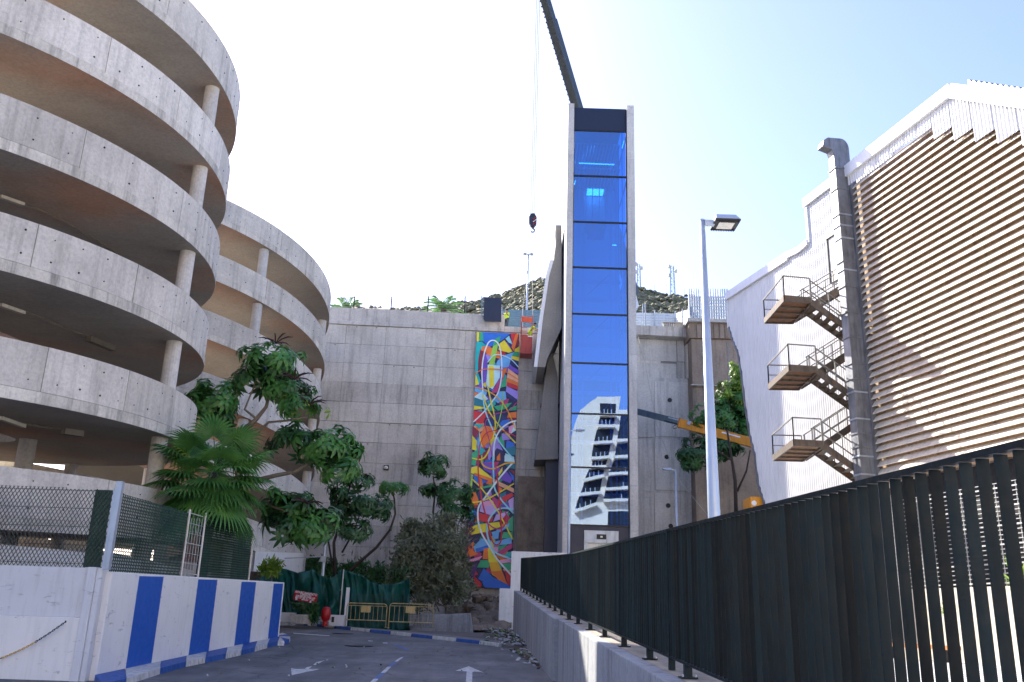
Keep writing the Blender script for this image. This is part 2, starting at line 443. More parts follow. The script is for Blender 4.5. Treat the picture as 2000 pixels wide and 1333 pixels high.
for i in range(len(cl) - 1):
    (x0, y0), (x1, y1) = cl[i], cl[i + 1]
    w0 = 34 * (y0 - 780) / 290; w1 = 34 * (y1 - 780) / 290
    a, b = c5(x0 - w0 / 2, y0), c5(x0 + w0 / 2, y0); c, d = c5(x1 + w1 / 2, y1), c5(x1 - w1 / 2, y1)
    mark('lane_line', [a, b, c, d], M_markb if i % 2 else M_markw)
mark('lane_line', [c5(930, 840), c5(950, 838), c5(1030, 870), c5(1015, 873)], M_markb)
mark('lane_line', [c5(300, 764), c5(530, 780), c5(525, 785), c5(300, 769)], M_markw)
mark('lane_line', [c5(770, 812), c5(800, 814), c5(800, 818), c5(772, 817)], M_markw)
mark('lane_line', [c5(862, 824), c5(893, 826), c5(893, 831), c5(865, 830)], M_markw)
mh = MB(); c = PG(*c5(712, 846)); mh.lathe((c.x, c.y, c.z + .005), [(.55, 0), (.55, .012), (.48, .014), (0.01, .014)], 24)
mh.build('manhole_cover', M_black, label='dark round manhole cover in the road before the barriers', cat='manhole cover')
mh = MB(); c = PG(*c5(610, 768)); mh.lathe((c.x, c.y, c.z + .005), [(.5, 0), (.5, .012), (0.01, .014)], 20)
mh.build('manhole_cover', M_black, label='small dark manhole cover in the road near the red hydrant', cat='manhole cover')
# far pavement and kerb stones
pav = MB()
front = [Vector((p.x, p.y, p.z)) for p in KR]
for a, b in zip(front[:-1], front[1:]):
    pav.prism([a, b, Vector((b.x, 62.4, b.z)), Vector((a.x, 62.4, a.z))], (0, 0, .13))
pav_o = pav.build('pavement', concrete('pavement_concrete', (.20, .19, .18), .1, .6), kind='structure')
def resample(pts, step):
    out = [pts[0].copy()]; acc = 0
    for a, b in zip(pts[:-1], pts[1:]):
        L = (b - a).length; d = step - acc
        while d <= L:
            out.append(a.lerp(b, d / L)); d += step
        acc = L - (d - step)
    return out
kf = tag(bpy.data.objects.new('kerb', None), kind='structure'); COL.objects.link(kf)
rs = resample(front, 1.55)
for i, (a, b) in enumerate(zip(rs[:-1], rs[1:])):
    d = (b - a).normalized(); nrm = Vector((d.y, -d.x, 0)); nrm = nrm if nrm.y < 0 else -nrm
    a2, b2 = a + d * .015, b - d * .015; z0 = .14
    m = MB(); m.hexa([a2 + nrm * .14, b2 + nrm * .14, b2 + nrm * .003, a2 + nrm * .003, a2 + nrm * .12 + Z * z0, b2 + nrm * .12 + Z * z0, b2 + nrm * .003 + Z * z0, a2 + nrm * .003 + Z * z0])
    m.build('kerb_stone', M_kblue if i % 2 else M_kwhite, kf, bevel=.012)

# upper plateau and hill
mb = MB(); mb.hexa([(-200, 66.6, 20), (200, 66.6, 20), (200, 95, 20), (-200, 95, 20), (-200, 66.6, 22.2), (200, 66.6, 22.2), (200, 95, 22.2), (-200, 95, 22.2)])
mb.build('plateau', M_ground, kind='structure')
RDG = [(300, 612), (620, 606), (850, 602), (905, 590), (985, 572), (1065, 549), (1150, 545), (1245, 562), (1280, 573), (1340, 577), (1430, 590), (1600, 640), (1900, 700)]
def ridge(px):
    for (a, ya), (b, yb) in zip(RDG[:-1], RDG[1:]):
        if px <= b or b == 1900:
            return ya + (yb - ya) * min(max((px - a) / (b - a), 0), 1)
from mathutils import noise as mno
mb = MB(); NX, NYY = 110, 44
def hillz(px, Y):
    f = (Y - 90) / 170
    zr = P(px, ridge(px), 260).z
    if f > 1: f2 = max(0, 2 - f); base = 22.1 + (zr - 22.1) * f2
    else: base = 22.1 + (zr - 22.1) * f ** 1.05
    x = P(px, 600, Y).x
    k = min(1, max(0, (Y - 90) / 30))
    return base + k * (2.2 * mno.noise(Vector((x * .05, Y * .05, 0))) + .9 * mno.noise(Vector((x * .2, Y * .2, 3)))), x
for j in range(NYY + 1):
    Y = 90 + 330 * j / NYY
    for i in range(NX + 1):
        px = 200 + 1800 * i / NX
        z, x = hillz(px, Y); mb.v.append((x, Y, z))
for j in range(NYY):
    for i in range(NX):
        a = j * (NX + 1) + i; mb.f.append((a, a + 1, a + NX + 2, a + NX + 1)); mb.m.append(0)
mb.build('hill', M_hill, kind='structure', smooth=True)
mb = MB(); rnd = random.Random(3)
for _ in range(9000):
    px = rnd.choice([rnd.uniform(860, 1080), rnd.uniform(1235, 1440), rnd.uniform(300, 1800)])
    Y = 92 + 175 * rnd.random() ** .8
    z, x = hillz(px, Y); r = rnd.uniform(.3, 1.05)
    n = 5; vs = []
    for k, (q, h) in enumerate([(1, -.2), (1.05, .35), (.55, .85)]):
        for i in range(n):
            a = 2 * math.pi * (i + .5 * k) / n; rr = r * q * rnd.uniform(.7, 1.25)
            vs.append((x + rr * math.cos(a), Y + rr * math.sin(a), z + r * h * rnd.uniform(.6, 1.1)))
    mb.add(vs, [(k * n + i, k * n + (i + 1) % n, (k + 1) * n + (i + 1) % n, (k + 1) * n + i) for k in range(2) for i in range(n)] + [tuple(2 * n + i for i in range(n))])
mb.build('hillside_scrub', M_lhill, kind='stuff', label='pale green dry scrub covering the hillside behind the retaining wall', cat='scrub')

# ================================================================== RETAINING WALL
YAW = R_(3.0); wd = Vector((math.cos(YAW), math.sin(YAW), 0)); wn = Vector((math.sin(YAW), -math.cos(YAW), 0))
W0 = Vector((-24, 62.65, 0))
def WP(s, z, out=0.0): return W0 + wd * s + wn * out + Z * z
def WS(x, y, out=0.0):
    p = PP(x, y, W0 + wn * out, wn); return (p - W0).dot(wd), p.z
rw = thing('retaining_wall', (-24, 62.65, 0), 'tall stained grey concrete retaining wall of cast panels behind the mural', 'wall')
sR = WS(985, 640)[0]; sT = WS(1343, 800)[0]
def wbox(m, s0, s1, z0, z1, o0, o1):
    return m.hexa([WP(s0, z0, o1), WP(s1, z0, o1), WP(s1, z0, o0), WP(s0, z0, o0), WP(s0, z1, o1), WP(s1, z1, o1), WP(s1, z1, o0), WP(s0, z1, o0)])
zc = WS(800, 608)[1]; zstep = WS(1030, 641)[1]
m = MB(); wbox(m, 0, sT, -1, zstep - 1.0, -1.2, -.02); m.build('wall_core', M_wall2, rw)
m = MB(); wbox(m, 0, sR, zc - 1.05, zc, -1.1, .10); m.build('coping', M_cope, rw, bevel=.03)
m = MB(); wbox(m, sR + .01, sT, zstep - .45, zstep, -1.1, .14); m.build('coping', M_cope, rw, bevel=.03)
m = MB(); wbox(m, 0, sR, zc - 1.35, zc - 1.06, -1.1, .22); m.build('coping_ledge', M_cope, rw, bevel=.03)
PW, PH_ = 2.95, 1.46
ztop = zc - 1.36
pm = MB(); pm.box(0, PW - .02, -.10, 0, 0, PH_ - .022)
pme = pm.mesh('wall_panel', [M_wall]); pme2 = pm.mesh('wall_panel', [M_walld])
seam = MB()
nrows = int((ztop + 1) / PH_) + 1; ncols = int(sT / PW) + 1
s_off = (WS(751, 700)[0] % PW)
for r in range(nrows):
    z = ztop - (r + 1) * PH_
    for c in range(-1, ncols):
        s = s_off + c * PW
        if s < -.01 or s + PW > sT + .5: continue
        zz = z
        if s > sR - 1.2 and z + PH_ > zstep - .45: continue
        out = .035 * ((r * 7 + c * 13) % 3) / 2 + (.05 if r in (3, 4) else 0)
        p = WP(s, zz, .0 + out) - wloc(rw)
        link('wall_panel', pme2 if r in (3, 6, 7, 10, 11) else pme, rw, loc=p, rot=(0, 0, YAW))
# small remaining strip rows right part under low coping handled by core
m = MB(); wbox(m, sR - 1.0, sT, zstep - 1.2, zstep - .46, -1.1, .02); m.build('wall_head_strip', M_wall, rw)
# tie holes
m = MB(); rnd = random.Random(5)
for r in range(nrows):
    for c in range(ncols):
        for k in (.25, .75):
            s = s_off + (c + k) * PW; z = ztop - r * PH_ - .12
            if s > sR - .5 or z < 0: continue
            p = WP(s, z, .09)
            m.tube([p - wn * .04, p + wn * .012], .045, 6)
m.build('tie_holes', M_black, rw, kind='stuff')
# pilaster strip to the right of the mural and pale panels right of the tower
mr = MB(); s0, z0 = WS(1243, 655); s1, _ = WS(1325, 700)
rwr = thing('concrete_wall', tuple(WP(s0, 0)), 'pale grey concrete wall section with a projecting cap right of the blue lift tower', 'wall')
zt = WS(1300, 647)[1]
A = WS(1236, 900)[0]; B = WS(1343, 800)[0]; B2 = WS(1352, 800)[0]
m = MB(); wbox(m, A, B, zt - .75, zt, .05, 1.1); m.build('cap_slab', M_cope, rwr, bevel=.03)
zl = WS(1300, 742)[1]
m = MB(); wbox(m, A - .0, B2, -1, zl, .05, .55); m.build('lower_wall', M_pale, rwr)
m = MB(); wbox(m, WS(1337, 700)[0], B2, zl, zt - .76, .06, .75); m.build('pier', M_wall, rwr)
m = MB(); wbox(m, A, WS(1337, 700)[0] - .02, zl, zt - .76, .04, .09); m.build('upper_wall', M_wall2, rwr)
for (xa, ya, xb, yb) in [(1238, 662, 1321.3, 707.4), (1322, 662, 1337, 707.4), (1238, 708, 1321.3, 742), (1322, 708, 1337, 742), (1243, 745, 1275, 855), (1278, 745, 1345, 855), (1243, 858, 1275, 960), (1278, 858, 1350, 960), (1243, 963, 1275, 1060), (1278, 963, 1352, 1060)]:
    o0 = .1 if ya < 741 else .56
    sa, za = WS(xa, ya, o0); sb, zb = WS(xb, yb, o0)
    m = MB(); wbox(m, sa, sb, zb, za, o0 - .008, o0 + .05 + random.random() * .02); m.build('wall_panel', M_pale, rwr)
for (x, y) in [(1308, 782), (1302, 893), (1305, 988), (1310, 1028)]:
    s, z = WS(x, y, .62); p = WP(s, z, .64); m = MB(); m.tube([p - wn * .1, p + wn * .01], .17, 10); m.build('drain_hole', M_black, rwr)
# brown wall
bO = Vector((13.6, 62.0, 0))
bw = thing('brown_wall', (14, 62, 0), 'brown rendered wall with a pale cap beside the white building', 'wall')
def bx(m, xa, ya, xb, yb, Y0, Y1):
    a = P(xa, ya, Y0); b = P(xb, yb, Y0); return m.box(a.x, b.x, Y0, Y1, b.z, a.z)
m = MB(); bx(m, 1350, 662, 1560, 1240, 62.5, 64.5); m.build('wall_face', M_brown, bw)
m = MB(); bx(m, 1346, 630, 1475, 664, 62.3, 64.5); m.build('timber_boarded_head', concrete('boarded_render', (.33, .25, .18), .9, .5), bw)
for k in range(9):
    a = P(1361 + k * 11, 634, 62.25); b = P(1361 + k * 11 + 9, 661, 62.25); m = MB(); m.box(a.x, b.x, 62.24, 62.29, b.z, a.z); m.build('board', M_brown if k % 4 == 0 else MATS['boarded_render'] if 'boarded_render' in MATS else M_cope, bw)
m = MB(); bx(m, 1343, 621, 1475, 632, 62.0, 64.6); m.build('wall_cap', M_cope, bw, bevel=.03)
m = MB(); bx(m, 1350, 751, 1460, 756, 62.1, 62.49); m.build('ledge', M_cope, bw)
for x in (1372, 1423):
    m = MB(); bx(m, x, 668, x + 1.2, 780, 62.47, 62.55); m.build('joint', M_wall2, bw)

# security light on the wall
s, z = WS(754, 911, .4); p = WP(s, z, .2)
lt = thing('wall_lamp', p, 'small round lamp fixed alone on the big concrete wall', 'lamp')
m = MB(); m.box(p.x - .18, p.x + .18, p.y - .02, p.y + .1, p.z - .25, p.z + .1); m.build('base_plate', M_black, lt)
m = MB(); m.lathe((p.x, p.y - .12, p.z - .1), [(.12, -.08), (.16, 0), (.12, .1), (.02, .14)], 12); m.build('bulb_cover', M_lens, lt)

# ================================================================== MURAL
MO = .42
mp0 = PP(932, 650, W0 + wn * MO, wn); mp1 = PP(1014, 653, W0 + wn * MO, wn)
mur = thing('mural', P(960, 1145, 63.5), 'tall narrow mural panel painted with bright abstract shapes and looping lines', 'mural')
def MPt(x, y, out=0): return PP(x, y, W0 + wn * (MO + out), wn)
TLx, TLy = 932.3, 649.5
tl = MPt(932.5, 649.5); tr = MPt(1014, 653); bl = MPt(911, 1146); br = MPt(999.5, 1151)
m = MB(); m.prism([tl, tr, br, bl], -wn * .3); m.build('panel', flat('mural_navy', (.015, .022, .12)), mur)
C_ = dict(bl=(.01, .13, .55), lb=(.12, .38, .80), nv=(.01, .02, .13), tq=(.0, .38, .38), gn=(.02, .35, .16), lg=(.28, .55, .06), yl=(.85, .60, .02), yo=(.85, .38, .01), og=(.80, .16, .02), rd=(.55, .015, .03), dr=(.22, .01, .04), mg=(.42, .03, .16), pu=(.14, .06, .45), vi=(.30, .22, .65), pk=(.75, .30, .48), sa=(.85, .38, .22), lc=(.45, .68, .72), te=(.0, .16, .22), wh=(.62, .72, .82), cy=(.25, .60, .85), dp=(.06, .02, .14), lv=(.50, .35, .68))
mm = {k: flat('mural_' + k, tuple(min(.92, c * 1.3 + .004) for c in v)) for k, v in C_.items()}
def c7(x, y): return (880 + x / 4.761, 620 + y / 4.761)
def c8(x, y): return (880 + x / 4.937, 890 + y / 4.937)
S7 = [('bl', [(300, 140), (560, 150), (480, 215), (400, 260), (340, 290), (290, 200)]), ('nv', [(240, 220), (300, 215), (345, 270), (280, 290)]), ('yl', [(245, 140), (266, 140), (262, 225), (243, 240)]), ('gn', [(270, 140), (300, 140), (305, 225), (265, 215)]),
 ('tq', [(243, 225), (290, 228), (335, 262), (280, 300), (258, 400), (255, 520), (285, 600), (262, 640), (230, 500), (232, 330)]), ('og', [(290, 275), (345, 265), (470, 330), (460, 390), (350, 350), (285, 310)]), ('dr', [(275, 305), (330, 325), (300, 420), (290, 560), (262, 470), (258, 390)]),
 ('pu', [(320, 330), (345, 400), (330, 600), (250, 650), (300, 560), (298, 420)]), ('lg', [(410, 205), (468, 172), (440, 270), (400, 470), (350, 470), (375, 350)]), ('gn', [(410, 205), (468, 172), (448, 240), (395, 270)]), ('yl', [(455, 245), (500, 212), (578, 320), (540, 330), (445, 305)]), ('cy', [(510, 200), (545, 172), (575, 250), (540, 235)]),
 ('rd', [(560, 150), (618, 150), (572, 245)]), ('og', [(606, 155), (632, 158), (590, 320), (566, 280)]), ('dr', [(632, 165), (640, 250), (595, 295)]), ('yl', [(600, 295), (640, 270), (640, 325), (595, 320)]), ('lb', [(440, 400), (500, 355), (600, 320), (560, 455), (500, 470), (420, 440)]), ('gn', [(590, 325), (636, 325), (636, 365), (570, 360)]), ('yl', [(568, 360), (636, 370), (634, 410), (565, 385)]), ('nv', [(560, 385), (634, 410), (632, 460), (548, 440)]),
 ('lc', [(345, 440), (460, 450), (458, 560), (390, 670), (330, 630), (340, 500)]), ('yl', [(355, 450), (400, 455), (405, 640), (360, 660)]), ('pu', [(548, 440), (634, 495), (634, 530), (530, 480)]), ('og', [(490, 480), (530, 465), (480, 590), (440, 640)]), ('mg', [(460, 570), (490, 560), (440, 700), (378, 705)]), ('gn', [(515, 530), (530, 640), (450, 660)]), ('sa', [(535, 475), (632, 545), (630, 610), (525, 560)]), ('og', [(525, 560), (630, 612), (628, 640), (522, 600)]), ('rd', [(522, 600), (628, 642), (626, 675), (520, 640)]), ('vi', [(520, 640), (626, 690), (625, 770), (515, 690)]), ('nv', [(512, 690), (625, 775), (600, 790), (510, 730)]), ('yl', [(232, 525), (265, 625), (228, 635)]),
 ('pu', [(228, 640), (300, 625), (320, 660), (228, 690)]), ('lb', [(228, 655), (340, 690), (330, 730), (225, 690)]), ('og', [(225, 695), (320, 720), (222, 745)]), ('lc', [(225, 735), (290, 690), (350, 760), (320, 780), (222, 745)]), ('te', [(222, 750), (350, 790), (345, 840), (220, 820)]), ('lb', [(440, 690), (510, 690), (520, 760), (440, 800), (400, 770)]), ('gn', [(400, 830), (570, 795), (520, 850), (440, 870)]), ('yl', [(218, 820), (350, 845), (215, 862)]), ('gn', [(330, 850), (400, 845), (420, 870), (320, 872)]), ('gn', [(560, 840), (615, 820), (613, 865), (530, 870)]),
 ('rd', [(214, 870), (370, 880), (320, 940), (300, 990), (212, 975)]), ('nv', [(330, 930), (400, 880), (480, 900), (540, 960), (440, 1020), (310, 1010)]), ('og', [(540, 890), (613, 878), (612, 935), (525, 935)]), ('dr', [(525, 940), (612, 940), (610, 990), (530, 985)]), ('bl', [(480, 960), (560, 950), (500, 1020), (440, 1010)]), ('tq', [(210, 990), (310, 1000), (265, 1035)]), ('dr', [(205, 1010), (265, 1060), (240, 1130), (203, 1090)]), ('og', [(320, 1010), (410, 1020), (435, 1060), (400, 1110), (310, 1210), (270, 1100)]), ('yl', [(265, 1050), (300, 1210), (270, 1190)]), ('yl', [(202, 1100), (245, 1150), (240, 1240), (200, 1230)]), ('lb', [(255, 1110), (290, 1200), (260, 1260), (245, 1180)]), ('lc', [(600, 960), (610, 1050), (550, 1090)]), ('pk', [(540, 1020), (600, 990), (545, 1110)]), ('bl', [(520, 1150), (605, 1170), (580, 1205), (515, 1215)]), ('te', [(510, 1215), (605, 1200), (603, 1280), (520, 1290)]), ('vi', [(400, 1150), (450, 1110), (440, 1200), (360, 1330), (330, 1290)]), ('lc', [(510, 1265), (590, 1300), (585, 1333), (500, 1333)]), ('gn', [(200, 1260), (255, 1240), (250, 1300), (198, 1310)]), ('dr', [(300, 1260), (350, 1230), (350, 1320), (310, 1333)]), ('og', [(430, 1300), (460, 1260), (465, 1333), (430, 1333)])]
S8 = [('gn', [(203, 0), (260, 0), (240, 100), (200, 90)]), ('lc', [(520, 0), (610, 20), (620, 65), (520, 60)]), ('te', [(510, 70), (620, 70), (622, 130), (560, 120)]), ('pu', [(300, 60), (420, 80), (500, 140), (420, 190), (320, 140)]), ('mg', [(330, 70), (470, 60), (450, 100)]), ('yl', [(200, 115), (260, 100), (420, 230), (260, 190), (195, 170)]), ('og', [(225, 165), (440, 235), (440, 270), (235, 195)]), ('sa', [(440, 240), (612, 320), (612, 360), (460, 290)]), ('bl', [(225, 190), (275, 215), (280, 300), (225, 260)]), ('og', [(275, 215), (300, 225), (315, 300), (285, 320)]), ('lg', [(200, 180), (216, 185), (205, 340), (188, 330)]), ('yl', [(500, 110), (500, 150), (465, 200), (460, 170)]), ('pu', [(520, 130), (600, 230), (575, 270), (480, 230)]), ('bl', [(560, 150), (612, 200), (612, 260)]), ('dr', [(575, 140), (618, 150), (618, 200)]), ('gn', [(210, 330), (450, 265), (430, 295), (200, 345)]), ('og', [(190, 350), (240, 350), (270, 400), (265, 480), (180, 480)]), ('nv', [(240, 350), (330, 330), (300, 430), (275, 440)]), ('og', [(455, 290), (500, 320), (470, 380)]), ('te', [(480, 370), (540, 345), (510, 420), (470, 410)]), ('mg', [(380, 370), (470, 440), (460, 520), (430, 490)]), ('rd', [(500, 400), (590, 360), (610, 385), (520, 450), (450, 480), (470, 420)]), ('lv', [(560, 430), (610, 400), (608, 560), (540, 510)]), ('pu', [(470, 480), (560, 450), (575, 520), (500, 500)]), ('lv', [(300, 450), (410, 440), (440, 530), (400, 580), (280, 540)]), ('pk', [(330, 440), (400, 430), (420, 470), (320, 500)]), ('rd', [(270, 550), (410, 590), (400, 640), (330, 640), (230, 620)]), ('lv', [(440, 570), (560, 540), (500, 610), (410, 640)]), ('tq', [(178, 550), (230, 530), (200, 650), (175, 680)]), ('gn', [(560, 620), (605, 580), (603, 740), (540, 710)]), ('lb', [(440, 720), (570, 650), (560, 690), (440, 760)]), ('yl', [(172, 700), (260, 665), (470, 640), (480, 690), (330, 740), (172, 770)]), ('dr', [(300, 740), (390, 740), (400, 820), (350, 830)]), ('lb', [(395, 740), (470, 720), (460, 800), (410, 810)]), ('gn', [(510, 740), (600, 740), (600, 800), (490, 800)]), ('lb', [(220, 880), (300, 800), (430, 830), (590, 790), (590, 850), (440, 870), (240, 935)]), ('bl', [(240, 900), (400, 850), (380, 900), (250, 935)]), ('og', [(170, 860), (225, 830), (220, 920), (268, 950), (160, 990)]), ('og', [(320, 900), (370, 890), (370, 1000), (310, 1000)]), ('pk', [(400, 880), (460, 880), (460, 940), (420, 930)]), ('gn', [(460, 880), (560, 850), (470, 930)]), ('mg', [(440, 940), (598, 840), (598, 890), (470, 970)]), ('pk', [(160, 1010), (312, 968), (280, 1000), (162, 1050)]), ('tq', [(550, 930), (595, 930), (592, 980), (510, 970)]), ('pk', [(470, 1010), (592, 990), (590, 1030), (480, 1040)]), ('gn', [(290, 1010), (380, 1010), (370, 1085), (255, 1080)]), ('gn', [(500, 1040), (590, 1035), (590, 1100), (530, 1110)]), ('dp', [(160, 1060), (260, 1040), (250, 1100), (220, 1180), (155, 1150)]), ('yo', [(358, 910), (400, 820), (430, 960), (490, 1100), (550, 1250), (400, 1150), (375, 1050)]), ('yl', [(358, 910), (400, 820), (430, 960), (450, 1030), (368, 1030)]), ('og', [(385, 1120), (495, 1110), (553, 1252), (480, 1220)]), ('rd', [(520, 1110), (590, 1130), (588, 1250), (550, 1250)]), ('bl', [(320, 1085), (400, 1165), (590, 1268), (590, 1283), (420, 1280), (265, 1190)]), ('bl', [(300, 1220), (420, 1230), (590, 1280), (330, 1276)]), ('rd', [(225, 1160), (300, 1235), (290, 1272), (225, 1265)])]
rnd = random.Random(9); lay = 0
art = MB(); keys = list(mm)
# background wedges so that no large plain area is left
def inq(u, v):
    return tl.lerp(tr, u).lerp(bl.lerp(br, u), v) + wn * .004
for k in range(90):
    v = rnd.uniform(.02, .97); u = rnd.uniform(.03, .95); a0 = rnd.uniform(0, 6.28); q = []
    for i in range(rnd.choice((3, 4))):
        a = a0 + i * 1.7 + rnd.uniform(-.2, .2); r = rnd.uniform(.08, .2)
        q.append((min(max(u + r * math.cos(a), .0), 1), min(max(v + r * .17 * math.sin(a), 0), 1)))
    lay += 1; art.add([inq(a, b) + wn * (.0008 * lay) for a, b in q], [tuple(range(len(q)))], keys.index(rnd.choice(['te', 'pu', 'bl', 'bl', 'nv', 'mg', 'og', 'tq', 'gn', 'yl', 'rd', 'vi', 'sa'])))
for S, cc in ((S7, c7), (S8, c8)):
    for k, poly in S:
        lay += 1
        art.add([MPt(*cc(x, y), out=.004 + .0008 * lay) for x, y in poly], [tuple(range(len(poly)))], keys.index(k))
ART_Z = .006 + .0008 * lay
def loop(cc, pts, w, key):
    global ART_Z
    ART_Z += .0015
    # Catmull-Rom
    q = [pts[0]] + pts + [pts[-1]]; cur = []
    for i in range(1, len(q) - 2):
        for t in [j / 6 for j in range(6)]:
            f = lambda a: .5 * (2 * q[i][a] + (q[i + 1][a] - q[i - 1][a]) * t + (2 * q[i - 1][a] - 5 * q[i][a] + 4 * q[i + 1][a] - q[i + 2][a]) * t * t + (-q[i - 1][a] + 3 * q[i][a] - 3 * q[i + 1][a] + q[i + 2][a]) * t ** 3)
            cur.append((f(0), f(1)))
    cur.append(pts[-1])
    P3 = [MPt(*cc(x, y), out=ART_Z) for x, y in cur]; vs = []
    for i, p in enumerate(P3):
        d = (P3[min(i + 1, len(P3) - 1)] - P3[max(i - 1, 0)]).normalized(); n = d.cross(wn)
        vs += [p + n * w, p - n * w]
    art.add(vs, [(2 * i, 2 * i + 1, 2 * i + 3, 2 * i + 2) for i in range(len(P3) - 1)], keys.index(key))
loop(c7, [(300, 690), (292, 500), (310, 350), (350, 240), (400, 215), (445, 250), (470, 350), (475, 520), (450, 680), (390, 780), (300, 890), (212, 975)], .045, 'wh')
loop(c7, [(300, 690), (320, 860), (400, 1060), (470, 1180), (560, 1290), (590, 1310)], .05, 'cy')
loop(c7, [(232, 520), (300, 487), (400, 482), (500, 500), (630, 580)], .035, 'og')
loop(c7, [(345, 420), (400, 355), (470, 352), (560, 390), (632, 465)], .035, 'lc')
loop(c7, [(228, 650), (330, 680), (430, 740), (520, 850), (605, 1040)], .04, 'yo')
loop(c7, [(345, 640), (370, 760), (410, 930), (410, 1060), (350, 1250), (290, 1320), (200, 1310)], .045, 'yl')
loop(c7, [(300, 720), (350, 860), (430, 980), (520, 1080), (605, 1170)], .045, 'yl')
loop(c7, [(490, 690), (485, 800), (460, 930), (425, 1040)], .03, 'lg')
loop(c7, [(262, 1310), (270, 1200), (320, 1090), (400, 1055), (500, 1060), (608, 1110)], .035, 'rd')
loop(c7, [(385, 1290), (360, 1140), (330, 1040), (330, 960), (420, 900), (540, 870), (615, 790)], .03, 'mg')
loop(c7, [(612, 962), (540, 985), (460, 1050), (410, 1160), (400, 1333)], .055, 'wh')
loop(c8, [(410, 0), (415, 200), (430, 330), (500, 440), (608, 560)], .055, 'cy')
loop(c8, [(600, 70), (520, 160), (430, 270), (330, 410), (270, 500), (265, 620), (300, 750), (370, 870), (450, 1000), (585, 1155)], .06, 'wh')
loop(c8, [(608, 520), (520, 508), (440, 530), (370, 620), (350, 720), (380, 850), (440, 940), (595, 1000)], .06, 'cy')
loop(c8, [(300, 0), (310, 90), (400, 130), (480, 100), (540, 75), (620, 72)], .05, 'yo')
loop(c8, [(205, 225), (300, 320), (420, 480), (500, 620), (600, 810)], .045, 'yl')
loop(c8, [(180, 455), (300, 440), (440, 375), (612, 270)], .045, 'yl')
loop(c8, [(265, 0), (270, 200), (300, 420), (350, 620), (400, 820), (450, 860), (490, 800), (480, 560), (460, 300), (430, 60)], .045, 'rd')
loop(c8, [(530, 540), (540, 620), (500, 700), (420, 700), (340, 640)], .045, 'mg')
art.build('artwork', [mm[k] for k in keys], mur, recalc=False)

# ================================================================== SPIRAL CAR PARK RAMPS
def ramp_tower(name, label, cx, cy, R, ztop, H, drop, pit, arcs, wid, colang, seed, full):
    t = thing(name, (cx, cy, 0), label, 'car park')
    EDG = .34
    def zt(i, a): return ztop - i * H + pit * (a + math.pi / 2)
    def arc(m, r0, r1, i, a0, a1, za, zb, n):   # za/zb offsets from top line
        vs = []
        for k in range(n + 1):
            a = a0 + (a1 - a0) * k / n; z = zt(i, a); c, s_ = math.cos(a), math.sin(a)
            vs += [(cx + r1 * c, cy + r1 * s_, z + za), (cx + r0 * c, cy + r0 * s_, z + za), (cx + r0 * c, cy + r0 * s_, z + zb), (cx + r1 * c, cy + r1 * s_, z + zb)]
        fs = []
        for k in range(n):
            o = 4 * k
            for q in range(4): fs.append((o + q, o + (q + 1) % 4, o + 4 + (q + 1) % 4, o + 4 + q))
        fs += [(3, 2, 1, 0), (4 * n, 4 * n + 1, 4 * n + 2, 4 * n + 3)]
        m.add(vs, fs)
    rnd = random.Random(seed); holes = MB()
    for i, a0, a1 in arcs:
        step = R_(19.5); k = 0; a = a0 + step * rnd.uniform(.1, .9); cuts = [a0]
        while a < a1 - .05: cuts.append(a); a += step * rnd.uniform(.7, 1.2)
        cuts.append(a1)
        for p, q in zip(cuts[:-1], cuts[1:]):
            vis = -2.4 < p < 1.0
            g = .0010
            m = MB(); arc(m, R - .17, R + rnd.uniform(-.006, .006), i, p + g, q - g, -drop + EDG + .012, rnd.uniform(-.006, .006), 7 if vis else 4)
            m.build('parapet_panel', M_con, t)
            if vis:
                for aa in [p + (q - p) * f for f in (.15, .4, .65, .9)]:
                    for zz in (-.3, -drop + EDG + .3):
                        if rnd.random() < .75:
                            c, s_ = math.cos(aa), math.sin(aa); h = zt(i, aa) + zz + rnd.uniform(-.03, .03)
                            holes.tube([(cx + (R - .05) * c, cy + (R - .05) * s_, h), (cx + (R + .012) * c, cy + (R + .012) * s_, h)], rnd.uniform(.018, .034), 6)
        nn = max(6, int((a1 - a0) / R_(3.2)))
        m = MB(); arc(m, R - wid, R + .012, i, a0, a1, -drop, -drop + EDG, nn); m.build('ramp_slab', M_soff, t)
        m = MB(); arc(m, R + .013, R + .022, i, a0, a1, -drop + .0, -drop + EDG - .004, nn); m.build('slab_edge', M_slab, t)
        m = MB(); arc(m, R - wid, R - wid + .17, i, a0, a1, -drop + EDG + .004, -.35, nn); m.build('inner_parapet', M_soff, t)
    holes.build('tie_holes', M_intdark, t, kind='stuff')
    for a in colang:
        for i, a0, a1 in arcs:
            if not (a0 <= a <= a1): continue
            z1 = zt(i, a) - drop; z0 = z1 - H + EDG + .01
            c, s_ = math.cos(a), math.sin(a); r = R - .42
            m = MB(); m.lathe((cx + r * c, cy + r * s_, 0), [(.27, z0), (.27, z1 - .002)], 20)
            m.build('column', M_colm, t)
    for a in full:
        for i, a0, a1 in arcs:
            if not (a0 <= a <= a1): continue
            z1 = zt(i, a) - drop; z0 = z1 - H + EDG + .01
            c, s_ = math.cos(a), math.sin(a); r = R - wid + .5
            m = MB(); m.lathe((cx + r * c, cy + r * s_, 0), [(.3, z0), (.3, z1 - .002)], 14); m.build('column', M_colm, t)
    return t, zt
K = 1.15
AX, AY, AR, AH, AD = -20.94 * K, 26.33 * K, 10.87 * K, 3.0 * K, 1.43 * K
AZ0 = EYE + K * (19.15 - EYE); APIT = .4775 * K
pi = math.pi
